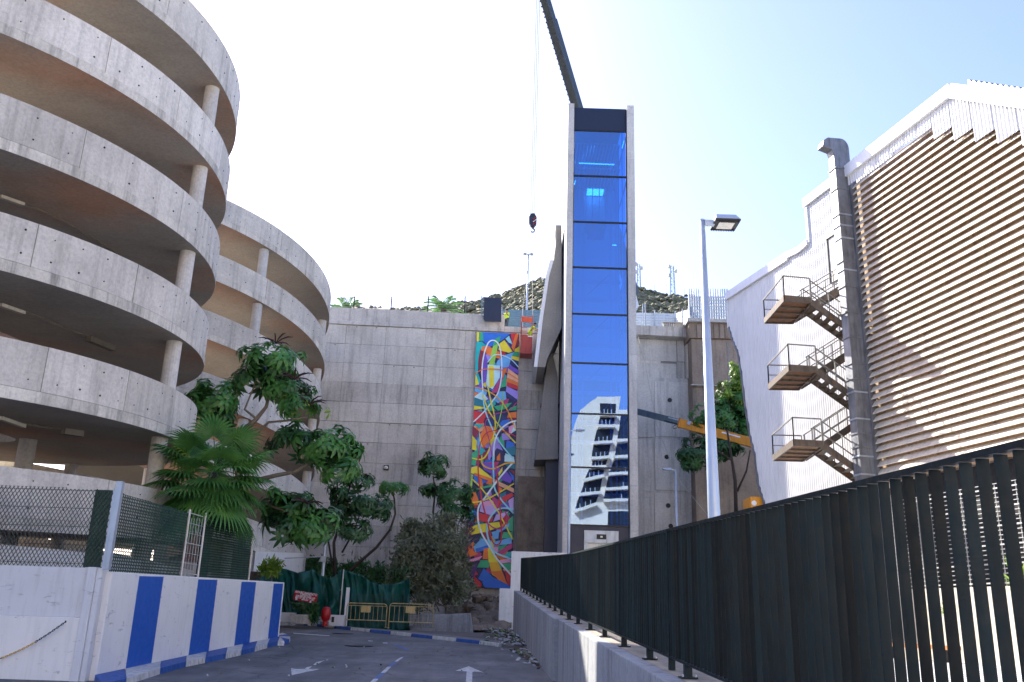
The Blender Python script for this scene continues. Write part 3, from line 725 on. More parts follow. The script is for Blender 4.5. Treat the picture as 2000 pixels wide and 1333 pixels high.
# column seen at pixel (336,700): circle angle
def circ_ang(x, y, cx, cy, r):
    d = ray(x, y); d = Vector((d.x, d.y)).normalized(); b = d.dot(Vector((cx, cy))); D = b * b - (cx * cx + cy * cy - r * r)
    tt = b - math.sqrt(max(D, 0)); h = d * tt; return math.atan2(h.y - cy, h.x - cx)
aA = circ_ang(336, 700, AX, AY, AR - .42)
print('column angle A', math.degrees(aA), 'left edge', math.degrees(circ_ang(0, 500, AX, AY, AR)))
arcsA = [(i, -pi * 1.0 + .0, pi) for i in range(0, 7)]
arcsA = [(i, -pi, pi) for i in range(0, 7)]
ta, ztA = ramp_tower('spiral_car_park', 'large near spiral concrete car park ramp with stacked curved parapets at left', AX, AY, AR, AZ0, AH, AD, APIT, arcsA, 6.2, [aA, aA + R_(72), aA + R_(144), aA - R_(78)], 11, [R_(-95), R_(-50), R_(20), R_(80), R_(140), R_(-150)])
KB = 1.1
BX, BY, BR, BH, BD = -20.27 * KB, 48.67 * KB, 9.5 * KB, 3.0 * KB, 1.38 * KB
BZ0 = EYE + KB * (22.36 - EYE); BPIT = -1.58 * KB
aB1 = circ_ang(508, 560, BX, BY, BR - .4)
aB2 = circ_ang(626, 640, BX, BY, BR - .5)
print('B cols', math.degrees(aB1), math.degrees(aB2))
arcsB = [(i, -pi * .62, pi * .45) for i in range(0, 8)]
tb, ztB = ramp_tower('spiral_car_park', 'farther smaller spiral concrete car park ramp against the retaining wall', BX, BY, BR, BZ0, BH, BD, BPIT, arcsB, 5.5, [aB1, aB2], 12, [R_(-60), R_(0), R_(50)])
# ground storey wall of the near ramp
m = MB(); n = 48; vs = []
for k in range(n + 1):
    a = -pi * .95 + pi * 1.5 * k / n
    for r, z in ((AR - .5, -.8), (AR - .3, -.8), (AR - .3, 3.1), (AR - .5, 3.1)): vs.append((AX + r * math.cos(a), AY + r * math.sin(a), z))
m.add(vs, [(4 * k + q, 4 * k + (q + 1) % 4, 4 * k + 4 + (q + 1) % 4, 4 * k + 4 + q) for k in range(n) for q in range(4)])
m.build('ground_storey_wall', M_wplast, ta)
pw = MB(); vs = []; aa0, aa1 = circ_ang(497, 1095, BX, BY, BR + .25), circ_ang(592, 1100, BX, BY, BR + .25)
for k in range(13):
    a = aa0 + (aa1 - aa0) * k / 12; yy = BY + (BR + .25) * math.sin(a); za3, zb3 = P(540, 1118, yy).z, P(540, 1079, yy).z
    for rr3, z3 in ((BR + .05, za3), (BR + .25, za3), (BR + .25, zb3), (BR + .05, zb3)): vs.append((BX + rr3 * math.cos(a), BY + rr3 * math.sin(a), z3))
pw.add(vs, [(4 * k + q, 4 * k + (q + 1) % 4, 4 * k + 4 + (q + 1) % 4, 4 * k + 4 + q) for k in range(12) for q in range(4)]); pw.build('painted_base_panel', M_wplast, tb)
# cables and strip lamps under the soffits
def on_soffit(zt, cx, cy, i, drop, px, off=.12):
    # find point on slab underside i seen at photo pixel px
    r = ray(*px); best = None
    for q in range(2000):
        Y = 15 + q * .02; p = Vector((r.x * Y / r.y, Y, EYE + r.z * Y / r.y)); a = math.atan2(p.y - cy, p.x - cx)
        if a > pi: a -= 2 * pi
        dz = zt(i, a) - drop - off - p.z
        if dz < 0 and (Vector((p.x - cx, p.y - cy)).length < AR): return p
    return None
def c2(x, y): return (x / 2.469, 380 + y / 2.469)
for i, path in ((2, [c2(-60, -10), c2(0, 10), c2(100, 45), c2(180, 70), c2(260, 105), c2(400, 185), c2(500, 240), c2(590, 300)]), (3, [c2(-60, 520), c2(0, 532), c2(60, 545), c2(200, 595), c2(330, 650), c2(440, 692), c2(510, 722)]), (4, [c2(-60, 1065), c2(0, 1078), c2(120, 1105), c2(300, 1138), c2(390, 1158)])):
    for off in (.10, .22):
        pts = [on_soffit(ztA, AX, AY, i, AD, q, off) for q in path]; pts = [p for p in pts if p is not None]
        if len(pts) > 2:
            m = MB(); m.tube(pts, .028, 5); m.build('cable_conduit', M_cable, ta)
    p0 = on_soffit(ztA, AX, AY, i, AD, path[1], .3); p1 = on_soffit(ztA, AX, AY, i, AD, (path[1][0] + 46, path[1][1] + 16), .3)
    if p0 and p1:
        m = MB(); m.bar(p0, p1, .16, .1); m.build('strip_lamp', M_tube, ta)
for q0, q1, i in ((c2(425, 695), c2(545, 745), 3), (c2(305, 1142), c2(395, 1155), 4)):
    p0 = on_soffit(ztA, AX, AY, i, AD, q0, .3); p1 = on_soffit(ztA, AX, AY, i, AD, q1, .3)
    if p0 and p1:
        m = MB(); m.bar(p0, p1, .22, .18); m.build('lamp_box', M_cable, ta)

# ================================================================== LIFT TOWER
TY = 56.0
tw = thing('lift_tower', (5.7, TY, 0), 'tall slender lift tower with blue glass front between two concrete fins', 'tower')
def TP(x, y, Y=TY): return P(x, y, Y)
LX0, LX1 = TP(1103.5, 650).x, TP(1116, 650).x
RX0, RX1 = TP(1227, 650).x, TP(1242, 650).x
zT = TP(1115, 206).z
TD = 7.0
# front fins in stacked lifts
zs = [0.0] + [TP(1112, y).z for y in (1062, 994, 905, 822, 718, 630, 540, 425, 308)] + [zT]
zs = sorted(zs)
for a, b in zip(zs[:-1], zs[1:]):
    m = MB(); m.box(LX0, LX1, TY - .25, TY + .6, a + .006, b - .006); m.build('fin_segment', M_tower, tw)
zs2 = sorted([0.0] + [TP(1235, y).z for y in (1040, 950, 858, 745, 695, 628, 490, 405, 315)] + [zT])
for a, b in zip(zs2[:-1], zs2[1:]):
    m = MB(); m.box(RX0, RX1, TY - .25, TY + .6, a + .006, b - .006); m.build('fin_segment', M_tower, tw)
for za2, zb2 in zip([TP(1170, y_).z for y_ in (1027, 914, 809, 710, 614, 523, 434, 344)], [TP(1170, y_).z for y_ in (914, 809, 710, 614, 523, 434, 344, 255)]):
    m = MB(); m.box(RX0 + .06, RX0 + .09, TY + .65, TY + TD - .3, za2 + .05, zb2 - .05); m.build('side_pane', M_sglass, tw)
    m = MB(); m.box(RX0 + .03, RX0 + .12, TY + .61, TY + TD - .3, zb2 - .045, zb2 + .045); m.build('side_transom', M_galv, tw)
for y_ in (TY + 2.4, TY + 4.6):
    m = MB(); m.box(RX0 - .06, RX0 + .03, y_, y_ + .12, 3, zT - .6); m.build('side_mullion', M_trim, tw)
m = MB(); m.box(RX0 + .03, RX1 - .02, TY + .6, TY + TD, 0, TP(1170, 1027).z - .05); m.build('side_base', M_navy, tw)
# left side wall, its back edge leaning near the top
bk = TY + TD
m = MB(); prof = [(TY + .6, 0), (bk + 1.2, 0), (bk + 1.2, 13), (bk, 16), (bk + .6, TP(1090, 440).z - 2), (bk + .6, TP(1090, 385).z + 2.5), (TY + 3.0, zT - 1.2), (TY + .6, zT)]
m.prism([(LX0 + .02, y, z) for y, z in prof], (.45, 0, 0)); m.build('side_wall', M_white_side, tw)
# glass front
GX0, GX1 = LX1 + .05, RX0 - .05
ys_ = [255, 344, 434, 523, 614, 710, 809, 914, 1027]
zg = [TP(1170, y).z for y in ys_]
m = MB(); m.box(GX0, GX1, TY + .05, TY + .2, zg[0] + .06, zT - .15); m.build('top_panel', M_navy, tw)
for a, b in zip(zg[:-1], zg[1:]):
    m = MB(); m.box(GX0 + .03, GX1 - .03, TY + .08, TY + .11, b + .05, a - .05)
    m.build('pane', M_glass, tw)
for z in zg:
    m = MB(); m.box(GX0, GX1, TY + .02, TY + .16, z - .05, z + .05); m.build('transom', M_black, tw)
for x in (LX1 + .003, RX0 - .053):
    m = MB(); m.box(x, x + .05, TY - .02, TY + .18, zg[-1] - .05, zT - .1); m.build('jamb', M_black, tw)
DX0, DX1 = TP(1141, 1060).x, TP(1208, 1060).x; dz = TP(1170, 1037).z
m = MB(); m.box(GX0, DX0, TY + .05, TY + .15, 0, zg[-1] - .06); m.box(DX1, GX1, TY + .05, TY + .15, 0, zg[-1] - .06); m.box(DX0 + .001, DX1 - .001, TY + .05, TY + .15, dz, zg[-1] - .06)
m.build('base_panel', M_navy, tw)
dr = MB(); hw = .22
dr.box(DX0, DX1, TY - .05, TY + .2, dz - .75, dz); dr.box(DX0, DX0 + hw, TY - .05, TY + .2, 0, dz - .755); dr.box(DX1 - hw, DX1, TY - .05, TY + .2, 0, dz - .755)
df = dr.build('door_frame', M_galv, tw)
m = MB(); cx = (DX0 + DX1) / 2; m.box(cx - .3, cx + .3, TY - .08, TY - .055, dz - .52, dz - .22); m.build('floor_indicator', M_black, df)
m = MB(); m.box(cx - .07, cx + .07, TY - .095, TY - .085, dz - .42, dz - .32); m.build('indicator_mark', M_lens, df)
for k in range(2):
    xa = DX0 + hw + .005 + k * (DX1 - DX0 - 2 * hw) / 2; xb = xa + (DX1 - DX0 - 2 * hw) / 2 - .012
    m = MB(); m.box(xa, xb, TY + .1, TY + .13, 0, dz - .76); m.build('door_leaf', M_mesh, df)
# inside the shaft
BKY = TY + 4.6
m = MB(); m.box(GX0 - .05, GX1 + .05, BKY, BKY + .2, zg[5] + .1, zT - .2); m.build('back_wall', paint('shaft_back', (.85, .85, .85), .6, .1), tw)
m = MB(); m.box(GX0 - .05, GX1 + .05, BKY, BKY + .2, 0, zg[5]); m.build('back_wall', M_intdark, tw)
m = MB(); m.box(GX0, GX1, TY + .3, BKY - .02, zT - .35, zT - .15); m.build('roof_slab', M_tower, tw)
for z0 in (zg[0] - .5, zg[0] - 2.4):
    for k in range(14):
        x = GX0 + .15 + k * (GX1 - GX0 - .3) / 14
        m = MB(); m.box(x, x + .12, TY + 1.3, BKY - .05, z0, z0 + .1); m.build('deck_rib', M_mesh, tw)
for i, z in enumerate(zg[3:8]):
    for dzz in (0, 1.35):
        m = MB(); m.box(GX0 + .1, GX1 - .1, TY + 2.6, TY + 2.75, z - dzz - .12, z - dzz + .12); m.build('cross_beam', M_frame, tw)
for x in (GX0 + .45, GX0 + .8, GX1 - .95, GX1 - .6):
    m = MB(); m.box(x, x + .12, TY + 1.6, TY + 1.75, 3, zg[0] - .7); m.build('guide_rail', M_frame, tw)
for k in range(5):
    a = zg[7] + k * 3.1
    m = MB(); m.bar((GX0 + 1.2, TY + 2.2, a), (GX1 - 1.0, TY + 2.2, a + 1.5), .08); m.build('brace', M_mesh, tw)
car = MB(); c0, c1 = TP(1146, 400).x, TP(1187, 400).x; ct, cb = TP(1165, 353).z, TP(1165, 430).z
car.box(c0, c1, TY + .9, TY + 2.3, cb, cb + .15); car.box(c0, c1, TY + .9, TY + 2.3, ct - .1, ct); car.box(c0, c1, TY + 2.2, TY + 2.3, cb + .16, ct - .11)
for k in range(4): x = c0 + k * (c1 - c0 - .05) / 3; car.box(x, x + .05, TY + .85, TY + .92, cb + .16, ct - .11)
lc = car.build('lift_car', M_lens, tw)
m = MB(); m.box(c0 + .15, c1 - .15, TY + 1.1, TY + 2.0, ct - .16, ct - .12); m.build('cabin_light', M_glow, lc)
m = MB(); m.box(c0 + .1, c1 - .2, TY + .6, TY + .68, TP(1160, 455).z - .2, TP(1160, 455).z + .25); m.build('car_apron', M_galv, tw)
for (xa, ya, xb, yb) in [(1131, 319, 1200, 322), (1215, 290, 1219, 275), (1122, 360, 1124, 353), (1196, 479, 1204, 479.5)]:
    a = TP(xa, ya, TY + .9); b = TP(xb, yb, TY + .9); m = MB(); m.bar(a, b, .06); m.build('light_batten', M_glow, tw)

# angular concrete blades behind the tower
def blade(label, px, Y, D, mat, side):
    t = thing('slanted_wall', tuple(P(px[0][0], px[0][1], Y)), label, 'wall')
    m = MB(); pts = [P(x, y, Y) for x, y in px]; m.prism(pts, (0, D, 0)); m.build('slab', mat, t, bevel=.02)
    for (a, b) in side:
        p, q = P(*a, Y), P(*b, Y); m = MB(); ex = Vector((-.26, 0, 0)); m.hexa([p + ex, p + Vector((-.01, 0, 0)), p + Vector((-.01, D, 0)), p + ex + Vector((0, D, 0)), q + ex, q + Vector((-.01, 0, 0)), q + Vector((-.01, D, 0)), q + ex + Vector((0, D, 0))]); m.build('sunlit_edge_cladding', M_trim, t)  # pale metal strip, with the side's sunlit brightness put into its colour
    return t
c65 = lambda x, y: (1040 + x / 6.667, 420 + y / 6.667)
c28 = lambda x, y: (1030 + x / 2.836, 620 + y / 2.836)
M_blade = concrete('board_marked_concrete', (.30, .28, .25), .3, .4, sc1=.5)
blade('upper angular grey-brown concrete blade left of the lift tower', [(1085.7, 440), (1097, 440), (1097, 640), c28(110, 230), c28(98, 278), c28(57, 275), c28(75, 120), c28(88, 0), c65(222, 790), c65(278, 590), c65(285, 520), c65(303, 400)], 59.0, 4.6, M_blade, [(c28(57, 275), c28(75, 120)), (c28(75, 120), c28(88, 0)), (c28(88, 0), c65(222, 790)), (c65(222, 790), c65(278, 590))])
blade('lower angular dark concrete blade below the hanging basket beside the tower', [c28(127, 150), c28(170, 330), c28(170, 785), c28(108, 788), c28(42, 790), c28(70, 560), c28(103, 300)], 61.0, 3.0, M_blade, [])
m = MB(); bx(m, 1066, 893, 1092, 1085, 61.5, 63.5)
m.build('shaded_recess_panel', M_navy, label='dark blue panel coloured as the shaded recess beneath the lower concrete blade', cat='panel')  # navy box stands in for a recess, its shade put into the colour
# low pale wall at the foot of the tower
lw = thing('low_wall', tuple(P(1040, 1085, 51)), 'low pale grey wall in front of the dark gap left of the tower', 'wall')
m = MB(); bx(m, 999, 1077, 1105, 1300, 51, 51.35); m.build('wall_body', M_wplast2, lw, bevel=.02)
m = MB(); a = P(976, 1150, 51.5); b = P(1001, 1240, 51.5); m.box(a.x, b.x, 50.9, 51.2, .5, a.z); m.build('wall_return', M_wplast2, lw)
m = MB(); bx(m, 1012, 930, 1080, 1300, 62.2, 62.8)
dk = m.build('gap_back_wall', M_rock, label='rough dark rock face in the gap between mural and tower', cat='rock')

# ================================================================== TOP OF THE WALL
def top_fence(xs, label, y0, y1, Y, wires):
    t = thing('wire_fence', tuple(P(xs[0], y1, Y)), label, 'fence')
    for x in xs:
        m = MB(); a = P(x, y1 + 6, Y); m.tube([a, a + Z * (P(x, y0, Y).z - a.z)], .05, 6); m.build('post', M_black, t)
    for k in range(wires):
        f = k / (wires - 1); m = MB(); m.tube([P(xs[0] - 70, y0 + 4 + (y1 - y0 - 4) * f - 1.8, Y), P(xs[-1], y0 + 4 + (y1 - y0 - 4) * f + 8 * f, Y)], .012, 4); m.build('wire', M_rope, t)
top_fence([690, 763, 835, 907], 'thin wire fence with dark posts along the top of the retaining wall', 579, 606, 66.2, 8)
a = P(946, 580, 64.2)
np_ = thing('notice_board', tuple(P(960, 629, 64.0)), 'dark navy panel standing on the wall top beside the worker', 'panel')
m = MB(); pts = [P(946, 580.5, 63.2), P(980, 582, 63.2), P(979, 628.5, 63.2), P(947, 627, 63.2), P(944.5, 623, 63.2)]; m.prism(pts, (0, .12, 0)); m.build('board', M_navy, np_)
for k in range(6):
    m = MB(); y = 582 + k * 7; m.bar(P(941, y, 63.3), P(946, y + 3, 63.3), .05); m.build('lattice_bar', M_hoard, np_)
m = MB(); m.bar(P(941, 579, 63.3), P(941, 614, 63.3), .08); m.build('post', M_hoard, np_)
def hoarding(label, px, Y0, Y1, mat, n, name='hoarding'):
    (x0, y0, y1), (x1, y2, y3) = px
    t = thing(name, tuple(P(x0, y1, Y0)), label, 'hoarding')
    a0, a1, b0, b1 = P(x0, y0, Y0), P(x0, y1, Y0), P(x1, y2, Y1), P(x1, y3, Y1)
    for k in range(n):
        f, g = k / n, (k + .82) / n
        m = MB(); q = [a1.lerp(a0, f), b1.lerp(b0, f), b1.lerp(b0, g), a1.lerp(a0, g)]; m.prism(q, (0, .06, 0)); m.build('sheet_band', mat, t)
    for f in (0, .5, 1):
        p, q = a1.lerp(b1, f), a0.lerp(b0, f); m = MB(); m.bar(p + Vector((0, -.06, -.2)), q + Vector((0, -.06, .15)), .07); m.build('post', M_galv, t)
hoarding('ribbed blue metal hoarding behind the worker and the hanging basket', [(980, 604, 640), (1062, 606, 641)], 66.0, 66.0, M_hoard, 8)
hoarding('pale ribbed metal hoarding on the wall top just right of the tower', [(1238, 610, 646), (1319, 612, 646)], 66, 66, M_hoard2, 7)
hoarding('slanting pale hoarding section between the tower and the white slat screen', [(1319, 612, 646), (1347, 603, 645)], 65.6, 62.8, M_hoard2, 7)
m = MB(); bx(m, 1294, 632, 1333, 647, 65.0, 65.4)
cr = thing('pallet_crate', tuple(P(1312, 647, 65)), 'cream slotted crate standing against the pale hoarding', 'crate')
for k in range(6):
    m = MB(); bx(m, 1296 + k * 3.6, 631, 1298 + k * 3.6, 645, 63.4, 63.7); m.build('slat', M_cream, cr)
m = MB(); bx(m, 1318, 629, 1334, 646, 63.5, 63.9); m.build('panel', M_cream, cr)
m = MB(); bx(m, 1295, 629, 1334, 631, 63.35, 63.75); m.build('top_bar', M_cream, cr)
tf = thing('railing', tuple(P(1260, 646, 64.8)), 'thin steel posts and rope rail on the cap slab right of the tower', 'railing')
for x in (1256, 1261, 1329, 1341):
    m = MB(); a = P(x, 647, 64.9); m.tube([a, a + Z * (P(x, 596 if x > 1300 else 594, 64.9).z - a.z)], .05, 6); m.build('post', M_stair if x > 1300 else M_galv, tf)
# white slat screen
ss = thing('slat_screen', tuple(P(1385, 622, 62.6)), 'open screen of tall pale vertical slats above the brown wall', 'screen')
for k in range(17):
    a = P(1346 + k * 4.7, 622, 62.6); h = P(1346, 565, 62.6).z - P(1346, 622, 62.6).z
    m = MB(); m.box(a.x, a.x + .075, 62.5, 62.7, a.z - .1, a.z + h); m.build('slat', M_hoard2, ss)
    for j in range(7):
        m = MB(); m.box(a.x + .076, a.x + .165, 62.62, 62.66, a.z + .15 + j * .25, a.z + .25 + j * .25)
        if k < 16: m.build('crosspiece', M_galv, ss)
m = MB(); m.prism([P(1240, 566, 66), P(1248, 598, 66), P(1240, 606, 66)], (0, 1, 0)); m.build('sheet', M_hoard2, label='pale tilted metal sheet just right of the tower above the hoarding', cat='sheet')
# masts on the hill
def mast(x, yb, yt, label, wdt, Y=262):
    b = P(x, yb, Y); h = P(x, yt, Y).z - b.z
    t = thing('radio_mast', tuple(b), label, 'mast', 'radio masts on the hill ridge')
    n = 9
    for sx, sy in ((-1, -1), (1, -1), (1, 1), (-1, 1)):
        m = MB(); m.bar((b.x + sx * wdt / 2, b.y + sy * wdt / 2, b.z - 2), (b.x + sx * wdt * .3, b.y + sy * wdt * .3, b.z + h), .14); m.build('leg', M_galv, t)
    for k in range(n):
        z0 = b.z + h * k / n; z1 = b.z + h * (k + 1) / n; r = wdt * (.5 - .2 * k / n); s_ = 1 if k % 2 else -1
        m = MB(); m.bar((b.x - s_ * r, b.y - r, z0), (b.x + s_ * r, b.y - r, z1), .11); m.bar((b.x - r, b.y - r, z0), (b.x + r, b.y - r, z0), .11); m.build('brace', M_galv, t)
    for k in range(3):
        m = MB(); z0 = b.z + h * (.6 + .15 * k); m.lathe((b.x + (1 if k % 2 else -1) * wdt * .7, b.y - .5, z0), [(.35, 0), (.45, .5), (.35, 1.1)], 8); m.build('antenna', M_lens, t)
mast(1248, 566, 516, 'left lattice radio mast rising just right of the tower top rim of the hill', 1.2)
mast(1314, 577, 520, 'right lattice radio mast on the ridge near the lamp post', 1.5)
for x, yb, yt in ((1278, 572, 557), (1302, 575, 555), (1336, 580, 564)):
    m = MB(); b = P(x, yb, 262); m.tube([b - Z, b + Z * (P(x, yt, 262).z - b.z)], .14, 5); m.build('pole', M_galv, label={1278: 'short thin pole on the ridge right after the left mast', 1302: 'thin pole on the ridge close left of the right mast', 1336: 'short thin pole on the ridge right of the right mast'}[x], cat='pole')

# ================================================================== WHITE HALL
hd = Vector((ray(550, 1205).x, ray(550, 1205).y, 0)).normalized(); hn = Vector((-hd.y, hd.x, 0)); HO = P(1690, 700, 34); HO.z = 0
def HS(x, y, out=0.0):
    p = PP(x, y, HO + hn * out, hn); return (p - HO).dot(hd), p.z
def HP(u, z, out=0.0): return HO + hd * u + hn * out + Z * z
hall = thing('sports_hall', tuple(HO), 'large white corrugated metal hall with brown louvred facade and an outside stair', 'building')
def interp(pts, u):
    pts = sorted(pts)
    if u <= pts[0][0]: return pts[0][1]
    for (a, za), (b, zb) in zip(pts[:-1], pts[1:]):
        if u <= b: return za + (zb - za) * ((u - a) / (b - a) if b > a else 0)
    return pts[-1][1]
def corr(name, u0, u1, top, bot, out, mat, pitch=.17, dep=.035):
    m = MB(); vs = []; k = 0; u = u0; ring = []
    while u < u1:
        for du, o in ((0, 0), (.3, 0), (.5, dep), (.8, dep)):
            uu = min(u + du * pitch, u1); ring.append((uu, o))
        u += pitch
    n = 0
    for uu, o in ring:
        zt_, zb_ = top(uu), bot(uu)
        if zt_ < zb_ + .02: zt_ = zb_ + .02
        vs += [HP(uu, zb_, out + o), HP(uu, zt_, out + o)]
    m.add(vs, [(2 * i, 2 * i + 2, 2 * i + 3, 2 * i + 1) for i in range(len(ring) - 1)])
    return m.build(name, mat, hall, recalc=False)
DB = -1.5
topL = [HS(x, y, DB) for x, y in ((1422, 573), (1541, 494))]
t2 = [HS(x, y, DB) for x, y in ((1545, 492), (1562, 484), (1574, 474), (1580, 468))]
t3 = [HS(x, y, DB) for x, y in ((1573, 391), (1625, 352))]
uS = HS(1579, 430, DB)[0]
def topf(u):
    if u < uS: return interp([(t3[1][0] - 5, t3[1][1])] + t3, u)
    return interp(t2 + topL, u)
edge = [HS(x, y, DB) for x, y in ((1425, 640), (1432, 665), (1443, 690), (1450, 735), (1458, 800), (1466, 850), (1476, 890), (1482, 945), (1496, 990), (1500, 1010))]
def botf(u):   # left edge leans: bottom height as a function of u
    e = sorted(edge)
    if u <= e[0][0]: return 0.5
    return interp(e, u)
uL = max(e[0] for e in edge) + .05
corr('wall_cladding', -1.0, uL, topf, botf, DB, M_hall)
# wall thickness behind
m = MB(); eb = [HP(u, topf(u) - .05, DB - .06) for u in (uL - .06, uS + .02)] + [HP(uS - .02, topf(uS - .1), DB - .06), HP(-1, topf(-1), DB - .06), HP(-1, .5, DB - .06)]
pl = sorted(edge, key=lambda q: q[1]); eb += [HP(u - .08, z, DB - .06) for u, z in [(pl[0][0], .5)] + pl]
m.prism(eb, -hn * .5); m.build('wall_core', M_hall, hall)
def strip(pts, out, w, h, mat, name='trim'):
    for (a, b) in zip(pts[:-1], pts[1:]):
        m = MB(); p, q = HP(a[0], a[1], out), HP(b[0], b[1], out); d = (q - p).normalized()
        m.bar(p - d * .01, q + d * .01, w, h, up=hn if abs(d.z) > .9 else Z); m.build(name, mat, hall)
strip([(uL, topL[0][1] - .2), (topL[1][0], topL[1][1] - .2)], DB + .02, .3, .45, M_trim, 'eaves_trim')
strip([(a, b - .15) for a, b in [topL[1]] + t2], DB + .02, .3, .3, M_trim, 'eaves_trim')
strip([(uS, t2[-1][1] - .2), (uS, t3[0][1])], DB + .02, .16, .2, M_trim)
strip([(t3[0][0], t3[0][1] - .2), (t3[1][0] - 4.5, t3[1][1] - .2)], DB + .02, .3, .45, M_trim, 'eaves_trim')
strip(sorted(edge, key=lambda q: -q[1]), DB + .03, .1, .12, M_duct, 'edge_trim')
strip([(uL, topL[0][1]), (uL, max(e[1] for e in edge))], DB + .03, .1, .12, M_trim, 'edge_trim')
# roof body behind
m = MB(); m.prism([HP(-14, 1, -2.2), HP(-14, 14.5, -2.2), HP(-9.3, 17.6, -2.2), HP(-6.6, 20.0, -2.2), HP(uS, 20.0, -2.2), HP(uS, 18, -2.2), HP(uL - .3, 18, -2.2), HP(uL - .3, 16.4, -2.2), HP(8.5, 8, -2.2), HP(8.5, 1, -2.2)], -hn * 16)
m.build('hall_body', M_hall, hall)
# door with window at the top of the stair
for (xa, ya, xb, yb, mt, nm) in ((1618, 458, 1640, 545, M_lens, 'upper_door'),):
    ua, za = HS(xa, ya + 10, DB + .06); ub, zb = HS(xb, yb, DB + .06)
    m = MB(); m.prism([HP(ua, zb, DB + .05), HP(ub, zb, DB + .05), HP(ub, za, DB + .05), HP(ua, za, DB + .05)], hn * .04); dd = m.build(nm, mt, hall)
    m = MB(); m.bar(HP(ua + .05, zb, DB + .08), HP(ua + .05, za + .1, DB + .08), .1); m.bar(HP(ua + .1, za + .05, DB + .1), HP(ub, za + .05, DB + .1), .12); m.build('door_frame', M_black, dd)
# louvre facade
UL0, UL1 = -.35, -13.0
ROOF0 = [(5, 20.35), HS(1869, 170), HS(1884, 183), HS(2000, 183), (HS(2000, 183)[0] - 4, HS(2000, 183)[1] - 3.0)]
m = MB(); m.prism([HP(UL0 + .3, 7.0, -.25), HP(UL1, 7.0, -.25), HP(UL1, interp(ROOF0, UL1) - .6, -.25), HP(-6.6, 19.7, -.25), HP(UL0 + .3, 19.7, -.25)], -hn * .1); m.build('louvre_backing', M_louvb, hall)
zb0 = HS(1712, 930)[1]
pitch = .292; nsl = 42; rnd = random.Random(21)
ROOF0 = [(5, 20.35), HS(1869, 170), HS(1884, 183), HS(2000, 183), (HS(2000, 183)[0] - 4, HS(2000, 183)[1] - 3.0)]
for k in range(nsl):
    z = zb0 + k * pitch
    # hidden above the stepped cladding
    m = MB(); cr_ = [(.0, .235), (.0, .205), (.13, -.01), (.15, -.01), (.15, .03)]
    ue = UL1
    while interp(ROOF0, ue) - .75 < z + .2 and ue < UL0 - .5: ue += .1
    if z + .2 > 19.6: continue
    a = [HP(UL0, z + h, o) for o, h in cr_]; m.prism(a, HP(ue, 0, 0) - HP(UL0, 0, 0)); m.build('louvre_slat', M_louv, hall)
for u in [UL0 - 1.45 * k for k in range(1, 9)]:
    m = MB(); m.bar(HP(u, 7.2, -.12), HP(u, interp(ROOF0, u) - .8, -.12), .05, .12, up=hn); m.build('louvre_post', M_louvb, hall)
c5b = lambda x, y: (1400 + x / 2.667, 140 + y / 2.667)
fr = HS(1663, 340)
teeth = [(c5b(720, 590), c5b(830, 470)), (c5b(835, 490), c5b(900, 428)), (c5b(903, 440), c5b(975, 372)), (c5b(980, 390), c5b(1040, 335)), (c5b(1045, 350), c5b(1125, 285)), (c5b(1135, 355), c5b(1225, 290)), (c5b(1240, 365), c5b(1330, 295)), (c5b(1350, 375), c5b(1443, 298)), (c5b(1465, 385), c5b(1578, 298)), (c5b(1597, 400), c5b(1720, 300))]
roof = [(5, 20.35), HS(1869, 170), HS(2000, 186), (HS(2000, 186)[0] - 4, HS(2000, 186)[1] * 1.0 - 2.9)]
for i, (a, b) in enumerate(teeth):
    ua, za = HS(*a, .2); ub, zb = HS(*b, .2)
    if i + 1 < len(teeth): ub = HS(*teeth[i + 1][0], .2)[0]
    z = (za + zb) / 2
    if i == 0: ua = UL0 + .45
    corr('stepped_cladding', ub + .01, ua - .01, lambda u: interp(roof, u) - .1, lambda u, z=z: z, .2, M_hall, .16)
strip([(UL0 + .5, 20.1), (HS(1869, 180)[0], 20.1)], .27, .18, .5, M_trim, 'eaves_trim')
rr_ = [(u, z - .22) for u, z in roof[1:]]
strip(rr_, .27, .18, .5, M_trim, 'eaves_trim')
# dark corrugated roof edge above
a = HS(1893, 182, .1); b = HS(2000, 183, .1); 
m = MB(); vs = []
for k in range(60):
    f = k / 40; u = a[0] + (b[0] - a[0]) * f; z = interp(roof, u) + .32 - .08 * f + .045 * math.sin(k * 1.6)
    vs += [HP(u, z - .3, .1), HP(u, z, .1), HP(u, z + .05, -6)]
m.add(vs, [(3 * i + q, 3 * i + 3 + q, 3 * i + 4 + q, 3 * i + 1 + q) for i in range(59) for q in (0, 1)]); m.build('roof_sheet', M_duct, hall, recalc=False)
# left jamb of the louvres
strip([(UL0 + .12, 7.1), (UL0 + .12, 19.9)], .06, .22, .28, M_duct, 'louvre_jamb')
# wire grid zone and plinth below
zg0, zg1 = 3.05, 7.0
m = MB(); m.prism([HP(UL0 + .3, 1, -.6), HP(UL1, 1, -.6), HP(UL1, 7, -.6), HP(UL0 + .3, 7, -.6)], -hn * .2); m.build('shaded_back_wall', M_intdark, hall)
m = MB()
for k in range(int((UL0 - UL1) / .22)):
    u = UL0 - k * .22; m.bar(HP(u, zg0, -.05), HP(u, 6.2, -.05), .022)
m.build('grid_uprights', M_mesh, hall, kind='stuff')
for k in range(22):
    z = zg0 + .1 + k * .145
    m = MB(); m.bar(HP(UL0, z, -.02), HP(UL1, z, -.02), .02 if k % 4 else .045); m.build('grid_bar', M_mesh, hall)
m = MB(); m.prism([HP(UL0 + .2, .3, -.2), HP(UL1, .3, -.2), HP(UL1, zg0, -.2), HP(UL0 + .2, zg0, -.2)], hn * .3); m.build('plinth_wall', M_cream, hall)
